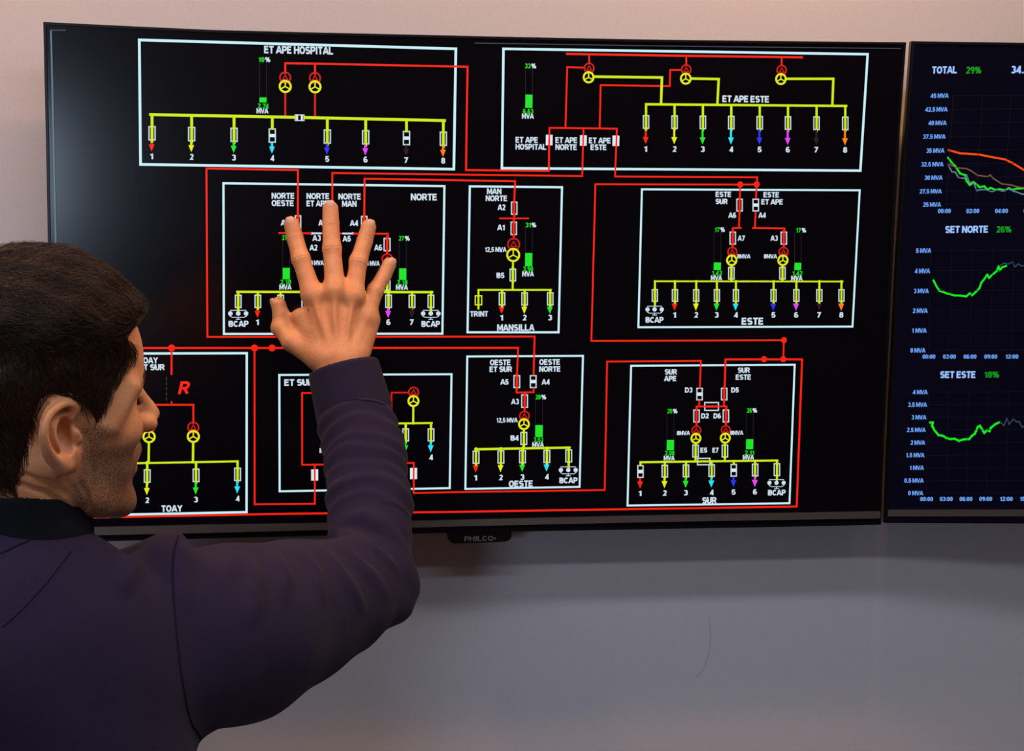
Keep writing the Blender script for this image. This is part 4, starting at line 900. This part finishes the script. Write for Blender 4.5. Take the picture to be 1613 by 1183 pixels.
def strands(V, nrm, n, seg, L0, L1, rad):
    p = to_head(V); md = hair_mask(p); okv = (md < np.where(p[:, 2] < 30, -3.5, -1.0)) & (np.abs(headneck(V)) > .0008)
    cand = np.where(okv)[0]; sel = RNG.choice(cand, n); X = V[sel].astype(F32) + RNG.normal(0, .0008, (n, 3)).astype(F32)
    Lh = RNG.uniform(L0, L1, n); path = [X.copy()]; wh = np.array([-62., 8., 108.])
    ph = RNG.uniform(0, 6.28, n); jit = RNG.normal(0, .34, n)
    clump = np.sin(p[sel][:, 0] * .16 + 3 * np.sin(p[sel][:, 1] * .12)) * .25 + np.sin(p[sel][:, 2] * .21 + p[sel][:, 0] * .07) * .2
    both = lambda Z: np.minimum(hair_b(Z), headneck_b(Z))
    for s in range(seg):
        q = to_head(X); r = q - wh; r[:, 2] *= .5; top = sstep(q[:, 2], 60, 105)
        dirn = r / (np.linalg.norm(r, axis=1, keepdims=True) + 1e-6)
        fwd = np.stack([np.full(n, .9), -.30 - .0 * top, -.05 * np.ones(n)], 1); dn = np.stack([np.full(n, .12), np.zeros(n), -np.ones(n)], 1)
        dirn = dirn * .6 + fwd * (top * .9)[:, None] + dn * ((1 - top) * .9)[:, None]
        nh = grad(hair_b, X)[0] @ HR.astype(F32)
        dirn = dirn - nh * (dirn * nh).sum(1, keepdims=True); dirn /= np.linalg.norm(dirn, axis=1, keepdims=True) + 1e-6
        side = np.cross(nh, dirn); ang = jit + clump + .25 * np.sin(ph + s * .9)
        dirn = dirn * np.cos(ang)[:, None] + side * np.sin(ang)[:, None]
        X = X + (dirn @ HR.T.astype(F32)).astype(F32) * (Lh / seg)[:, None].astype(F32)
        g, d = grad(both, X); lift = .0004 + (.0006 + .0034 * sstep(q[:, 2], 55, 90)) * ((s + 1) / seg) ** 2 * np.abs(np.sin(ph)) ** 2
        X = (X - g * (d - lift)[:, None].astype(F32)).astype(F32); path.append(X.copy())
    Pth = np.stack(path, 1)
    e_ = to_head(Pth.reshape(-1, 3).astype(F32)).reshape(n, seg + 1, 3); e_[..., 1] = np.abs(e_[..., 1])
    keep = ~((np.linalg.norm((e_ - np.array([-14, 84, -1])) / np.array([31, 20, 42]), axis=2) < 1).any(1)); Pth = Pth[keep]; n = len(Pth); m = seg + 1
    T_ = np.gradient(Pth, axis=1); T_ /= np.linalg.norm(T_, axis=2, keepdims=True) + 1e-9
    ref = np.array([.31, .2, .93]); u = np.cross(T_, ref); u /= np.linalg.norm(u, axis=2, keepdims=True) + 1e-9; w = np.cross(T_, u)
    rr = (rad * np.linspace(1, .25, m))[None, :, None]
    R = np.stack([Pth + (u * math.cos(a) + w * math.sin(a)) * rr for a in (0, 2.094, 4.189)], 2)
    tone = np.repeat(RNG.beta(.8, 1.7, n), m * 3).astype(F32)
    vv = R.reshape(-1, 3); idx = np.arange(n * m * 3).reshape(n, m, 3); fs = []
    for j in range(3):
        k = (j + 1) % 3; fs.append(np.stack([idx[:, :-1, j], idx[:, :-1, k], idx[:, 1:, k], idx[:, 1:, j]], -1).reshape(-1, 4))
    return vv, np.concatenate(fs), tone
sv, sf, tone = strands(V, nrm, int(20000 * QUAL), 6, .014, .036, .00040)
HV = np.concatenate([V, sv]); HF = np.concatenate([Fq, sf + len(V)])
hair = link_mesh('hair', HV, HF, MHAIR, person, smooth=True)
at = hair.data.attributes.new('tone', 'FLOAT', 'POINT'); at.data.foreach_set('value', np.concatenate([np.full(len(V), .05, F32), tone]))
# ---- brows and lashes
def hairs(name, seeds, parent):
    b = MB()
    for pts, r in seeds: b.loft(tube_rings(pts, r, 4))
    return b.build(name, MBROW, parent, smooth=True)
for sgn in (-1, 1):
    seeds = []
    for i in range(90):
        t = random.random(); h = np.array([90 - 14 * t ** 1.6 + 1, (10 + 36 * t) * sgn, 41 + 4 * math.sin(t * 2.4) + random.uniform(-3.2, 3.2)])
        p0 = from_head(h).astype(F32)[None]; g, d = grad(headneck, p0); p0 = p0 - g * d[:, None]
        g = g[0]; dirw = HR @ np.array([-.25, .9 * sgn, .35 - .5 * t]); dirw -= g * (dirw @ g)
        a = p0[0] - g * .0008; seeds.append(([a, a + dirw * .004 + g * .0016, a + dirw * .009 + g * .0012], [.00022, .0002, .00006]))
    hairs('eyebrow', seeds, person)
    seeds = []
    for i in range(26):
        t = i / 25; a = from_head((78.5 - 7 * t * t, (22 + 23 * t) * sgn, 19 - 2 * abs(t - .5)))
        seeds.append(([a, a + HR @ (np.array([4, 2 * sgn * t, 0.]) / 1000), a + HR @ (np.array([8, 4 * sgn * t, 3.]) / 1000)], [.00022, .00018, .00005]))
    hairs('eyelashes', seeds, person)

# ---- fingernails
def nail(p_tip, p_prev, r, outdir, ln=.0108, wd=.0070):
    ax = p_tip - p_prev; ax /= np.linalg.norm(ax); o = outdir - ax * (outdir @ ax); o /= np.linalg.norm(o); sd = np.cross(ax, o)
    c = p_tip + ax * (r * .42); rings = []
    for u in np.linspace(-1, 1, 9):
        w = wd * (1 - .12 * u * u) * (1 if u < .6 else (1 - (u - .6) * .7)); row = []
        for v in np.linspace(-1, 1, 9):
            th = v * w / r; row.append(c + ax * (u * ln / 2) + (sd * math.sin(th) + o * math.cos(th)) * (r * (1.0 - .10 * max(0, u) ** 2 - .26 * max(0, -u - .4) ** 2) + .00025 - .0007 * v ** 4))
        rings.append(row)
    low = [[q - o * .0012 for q in row] for row in rings]
    b = MB(); n = 9
    for row in rings + low: b.v += [list(map(float, q)) for q in row]
    for i in range(8):
        for j in range(8):
            a = i * n + j; b.f.append([a, a + 1, a + n + 1, a + n]); b.m.append(0); a += 81; b.f.append([a, a + n, a + n + 1, a + 1]); b.m.append(0)
    edge = [j for j in range(9)] + [i * 9 + 8 for i in range(1, 9)] + [72 + j for j in range(7, -1, -1)] + [i * 9 for i in range(7, 0, -1)]
    for i in range(len(edge)):
        a, c_ = edge[i], edge[(i + 1) % len(edge)]; b.f.append([a, a + 81, c_ + 81, c_]); b.m.append(0)
    return b.build('fingernail', MNAIL, body, smooth=True)
for (p, r, od) in ((FP[0], FR[0], (-.15, -.72, .35)), (FP[1], FR[1], (.0, -.72, .45)), (FP[2], FR[2], (.25, -.72, .40)), (FP[3], FR[3], (.4, -.72, .35))): nail(p[0], p[1], r[0], np.array(od))
nail(TP[0], TP[1], TR[0], np.array([-.9, -.35, .1]))

# ---- sweatshirt
def axis_param(X, C):
    best = np.full(len(X), 1e9, F32); t_ = np.zeros(len(X), F32); acc = 0
    for i in range(len(C) - 1):
        a = C[i].astype(F32); e = (C[i + 1] - C[i]).astype(F32); L = float(np.linalg.norm(e)); h = np.clip(((X - a) @ e) / (L * L), 0, 1)
        q = X - a - h[:, None] * e; d = np.einsum('ij,ij->i', q, q); k = d < best; best[k] = d[k]; t_[k] = acc + h[k] * L; acc += L
    return t_
FOREL = sum(np.linalg.norm(SLC[i + 1] - SLC[i]) for i in range(len(SLC) - 1))
def folds(t, seq):
    o = np.zeros_like(t)
    for c, w, a in seq:
        u = (t - c) / w; o += a * np.where(u < 0, np.exp(-(u / .55) ** 2), np.exp(-(u / 1.2) ** 2))
    return o
CUFFL = .056
def jacket_base(X):
    d = smin(torso_sdf(X, 0), upper_sdf(X, 0), .035)
    d = smin(d, chain(X, SLC[2:], SLR[2:], .01), .016)
    d = smin(d, cap(X, P(634, 932, 1.70), P(622, 950, 1.69), .016, .021), .03)           # point of the elbow
    d = smin(d, ell(X, P(262, 908, 1.425), (.030, .05, .041)), .016)                        # bunched shoulder
    d = smin(d, cap(X, P(196, 879, 1.43), P(272, 857, 1.432), .0095, .0125), .010)
    d = smin(d, chain(X, [LSH, LEL, LWR + (0, 0, .02)], [.075, .060, .046], .02), .04)
    d = smax(d, (F32(.90) - X[:, 2]), .01)
    return d
jb_lo, jb_hi = np.array([-.72, -1.04, .88]), np.array([.62, .0, 1.80])
FOLDPX = [  # soft folds over the sleeve: (points in the photo, radius, sink)
    ([(522, 838), (560, 846), (600, 872), (634, 905)], .0055), ([(518, 850), (550, 872), (585, 905), (612, 940)], .0060), ([(500, 856), (528, 890), (556, 930), (575, 965)], .0055),
    ([(470, 860), (496, 900), (512, 950)], .005), ([(432, 866), (446, 905), (444, 950)], .0055), ([(380, 868), (396, 905), (400, 950), (392, 985)], .006), ([(352, 864), (364, 885), (366, 910)], .004),
    ([(291, 842), (290, 866), (286, 900), (287, 930), (292, 960)], .0062), ([(225, 872), (200, 905), (185, 930)], .006), ([(540, 818), (575, 812), (610, 832), (640, 862)], .005)]
def make_folds():
    out = []
    for pts, r in FOLDPX:
        r *= 1.3; q = []; pa = np.array(pts, float); u_ = np.linspace(0, len(pts) - 1, 13)
        for p in zip(np.interp(u_, range(len(pts)), pa[:, 0]), np.interp(u_, range(len(pts)), pa[:, 1])):
            h = trace(jacket_base, *p)
            if h is not None:
                n_ = grad(jacket_base, h[None].astype(F32))[0][0]; q.append((h, n_))
        if len(q) > 3:
            w_ = [max(0, math.sin(math.pi * i / (len(q) - 1))) ** .8 for i in range(len(q))]
            out.append(([h - n_ * (r * .35 + .009 * (1 - w) ** 2) for (h, n_), w in zip(q, w_)], [r * (.25 + .75 * w) for w in w_]))
    return out
FOLDS = make_folds()
def jacket_sdf(X):
    d = jacket_base(X); near = np.abs(d) < .03
    if near.any():
        Y = X[near]; e = d[near]
        t = axis_param(Y, SLC[2:]); fore = sstep(depth_from(Y), 0, 1) if False else np.clip((chain(Y, SLC[2:5], SLR[2:5]) < .012), 0, 1)
        u_ = ((Y - SLC[3].astype(F32)) @ RIGHT.astype(F32) - .12 * ((Y - SLC[3].astype(F32)) @ DOWN.astype(F32))) / F32(.05)
        wob = -.007 * u_ * u_ - .006 * u_ + .0025 * np.sin(u_ * 3.1 + t * 46)
        tt = t + wob.astype(F32)
        f = folds(tt, [(.012, .008, .0030), (.034, .009, .0036), (.058, .007, .0022), (.078, .009, .0028), (.100, .007, .0020), (.122, .010, .0034), (.150, .009, .0028)])
        e = e - (f * fore).astype(F32)
        for q, r in FOLDS: e = smin(e, chain(Y, q, r), .013)
        e = e + (.0011 * np.sin(Y[:, 0] * 38 + 2 * np.sin(Y[:, 2] * 24)) * np.sin(Y[:, 2] * 31 + Y[:, 1] * 22)).astype(F32)
        d = d.copy(); d[near] = e
    # neck opening
    return smax(d, -cap(X, NECKB + np.array([0, 0, -.02]), NECK0, .058, .060), .006)
V, Fq = mesh_sdf(jacket_sdf, *grid(jb_lo, jb_hi, .0030 / QUAL))
jacket = link_mesh('sweatshirt', V, Fq, MFAB, person, smooth=True)
# cuff at the raised wrist
cax = SLC[2] - SLC[0]; cax /= np.linalg.norm(cax); CT = SLC[0] - cax * .010
def cuff_sdf(X):
    d = cap(X, SLC[0] - cax * .03, SLC[2] + cax * .005, .0452, .0500)
    h = (X - CT.astype(F32)) @ cax.astype(F32)
    d = smax(d, -h, .006); L_ = float((SLC[2] - CT) @ cax) + .002; d = smax(d, h - L_, .006)
    return smax(d, -cap(X, CT - cax * .05, CT + cax * .012, .036, .036), .006)
V, Fq = mesh_sdf(cuff_sdf, *grid(np.minimum(SLC[0], SLC[2]) - .07, np.maximum(SLC[0], SLC[2]) + .07, .0022 / QUAL))
link_mesh('cuff', V, Fq, MFAB, jacket, smooth=True)
# ribbed black collar
CB, CA = NECKB, None
nax = NECK0 - NECKB; nax /= np.linalg.norm(nax)
COLC = [P(35, 876, 1.328), P(32, 798, 1.325)]
def collar_sdf(X):
    a = COLC[1] - COLC[0]; L_ = np.linalg.norm(a); a = a / L_
    d = cap(X, COLC[0] - a * .04, COLC[1] + a * .06, .0665, .0620); h = (X - COLC[0].astype(F32)) @ a.astype(F32)
    hn = a + np.array([0, .30, 0]); hn = hn / np.linalg.norm(hn); d = smax(d, (X - COLC[1].astype(F32)) @ hn.astype(F32), .006); d = smax(d, -h - .03, .006)
    d = smax(d, -cap(X, COLC[0] - a * .06, COLC[1] + a * .06, .0612, .0580), .003)
    q = X - COLC[0].astype(F32); ang = np.arctan2(q[:, 1], q[:, 0]); return d + (.0004 * np.sin(ang * 110)).astype(F32)
V, Fq = mesh_sdf(collar_sdf, *grid(np.minimum(*COLC) - .12, np.maximum(*COLC) + .12, .0020 / QUAL))
link_mesh('collar', V, Fq, MRIB, jacket, smooth=True)
# seams
def seam(pts, r=.0011):
    q = []
    for i in range(len(pts) - 1):
        for u in np.linspace(0, 1, 10, endpoint=False):
            h = trace(jacket_sdf, pts[i][0] + (pts[i + 1][0] - pts[i][0]) * u, pts[i][1] + (pts[i + 1][1] - pts[i][1]) * u)
            if h is not None and (not q or np.linalg.norm(h - q[-1]) < .03): q.append(h)
    if len(q) > 3:
        q = [(q[max(i - 1, 0)] + q[i] + q[min(i + 1, len(q) - 1)]) / 3 for i in range(len(q))]
        b = MB(); b.loft(tube_rings(q, r, 6)); b.build('seam', MSEAM, jacket, smooth=True)
seam([(281, 843), (274, 868), (272, 905), (274, 950), (278, 1000), (285, 1060), (294, 1110), (302, 1140), (320, 1166)])
seam([(112, 868), (96, 890), (72, 920), (40, 955), (0, 992)], .0008)
seam([(0, 872), (30, 858), (62, 845), (96, 838), (120, 846)], .0010)
seam([(503, 648), (530, 634), (560, 629), (588, 632), (609, 638)], .0008)
# ---- trousers and shoes, below the picture
V, Fq = mesh_sdf(lambda X: smax(legs_sdf(X, 0), np.maximum(X[:, 2] - 1.0, .06 - X[:, 2]).astype(F32), .01), *grid((PEL[0] - .3, PEL[1] - .25, .04), (PEL[0] + .3, PEL[1] + .25, 1.03), .008))
link_mesh('trousers', V, Fq, MTROU, person, smooth=True)
for s in (-1, 1):
    a = PEL + (s * .115, -.055, 0); a[2] = .045
    f = lambda X, a=a, s=s: smax(smin(smin(cap(X, a, a + np.array([s * .018, .17, -.006]), .046, .040), cap(X, a + np.array([0, .02, .01]), a + np.array([0, .025, .06]), .045, .044), .03), cap(X, a, a + np.array([s * .018, .17, 0]), .047, .044), .01), .002 - X[:, 2], .004)
    V, Fq = mesh_sdf(f, *grid(a - (.12, .12, .06), a + (.12, .32, .14), .005)); link_mesh('shoe', V, Fq, MSHOE, person, smooth=True)
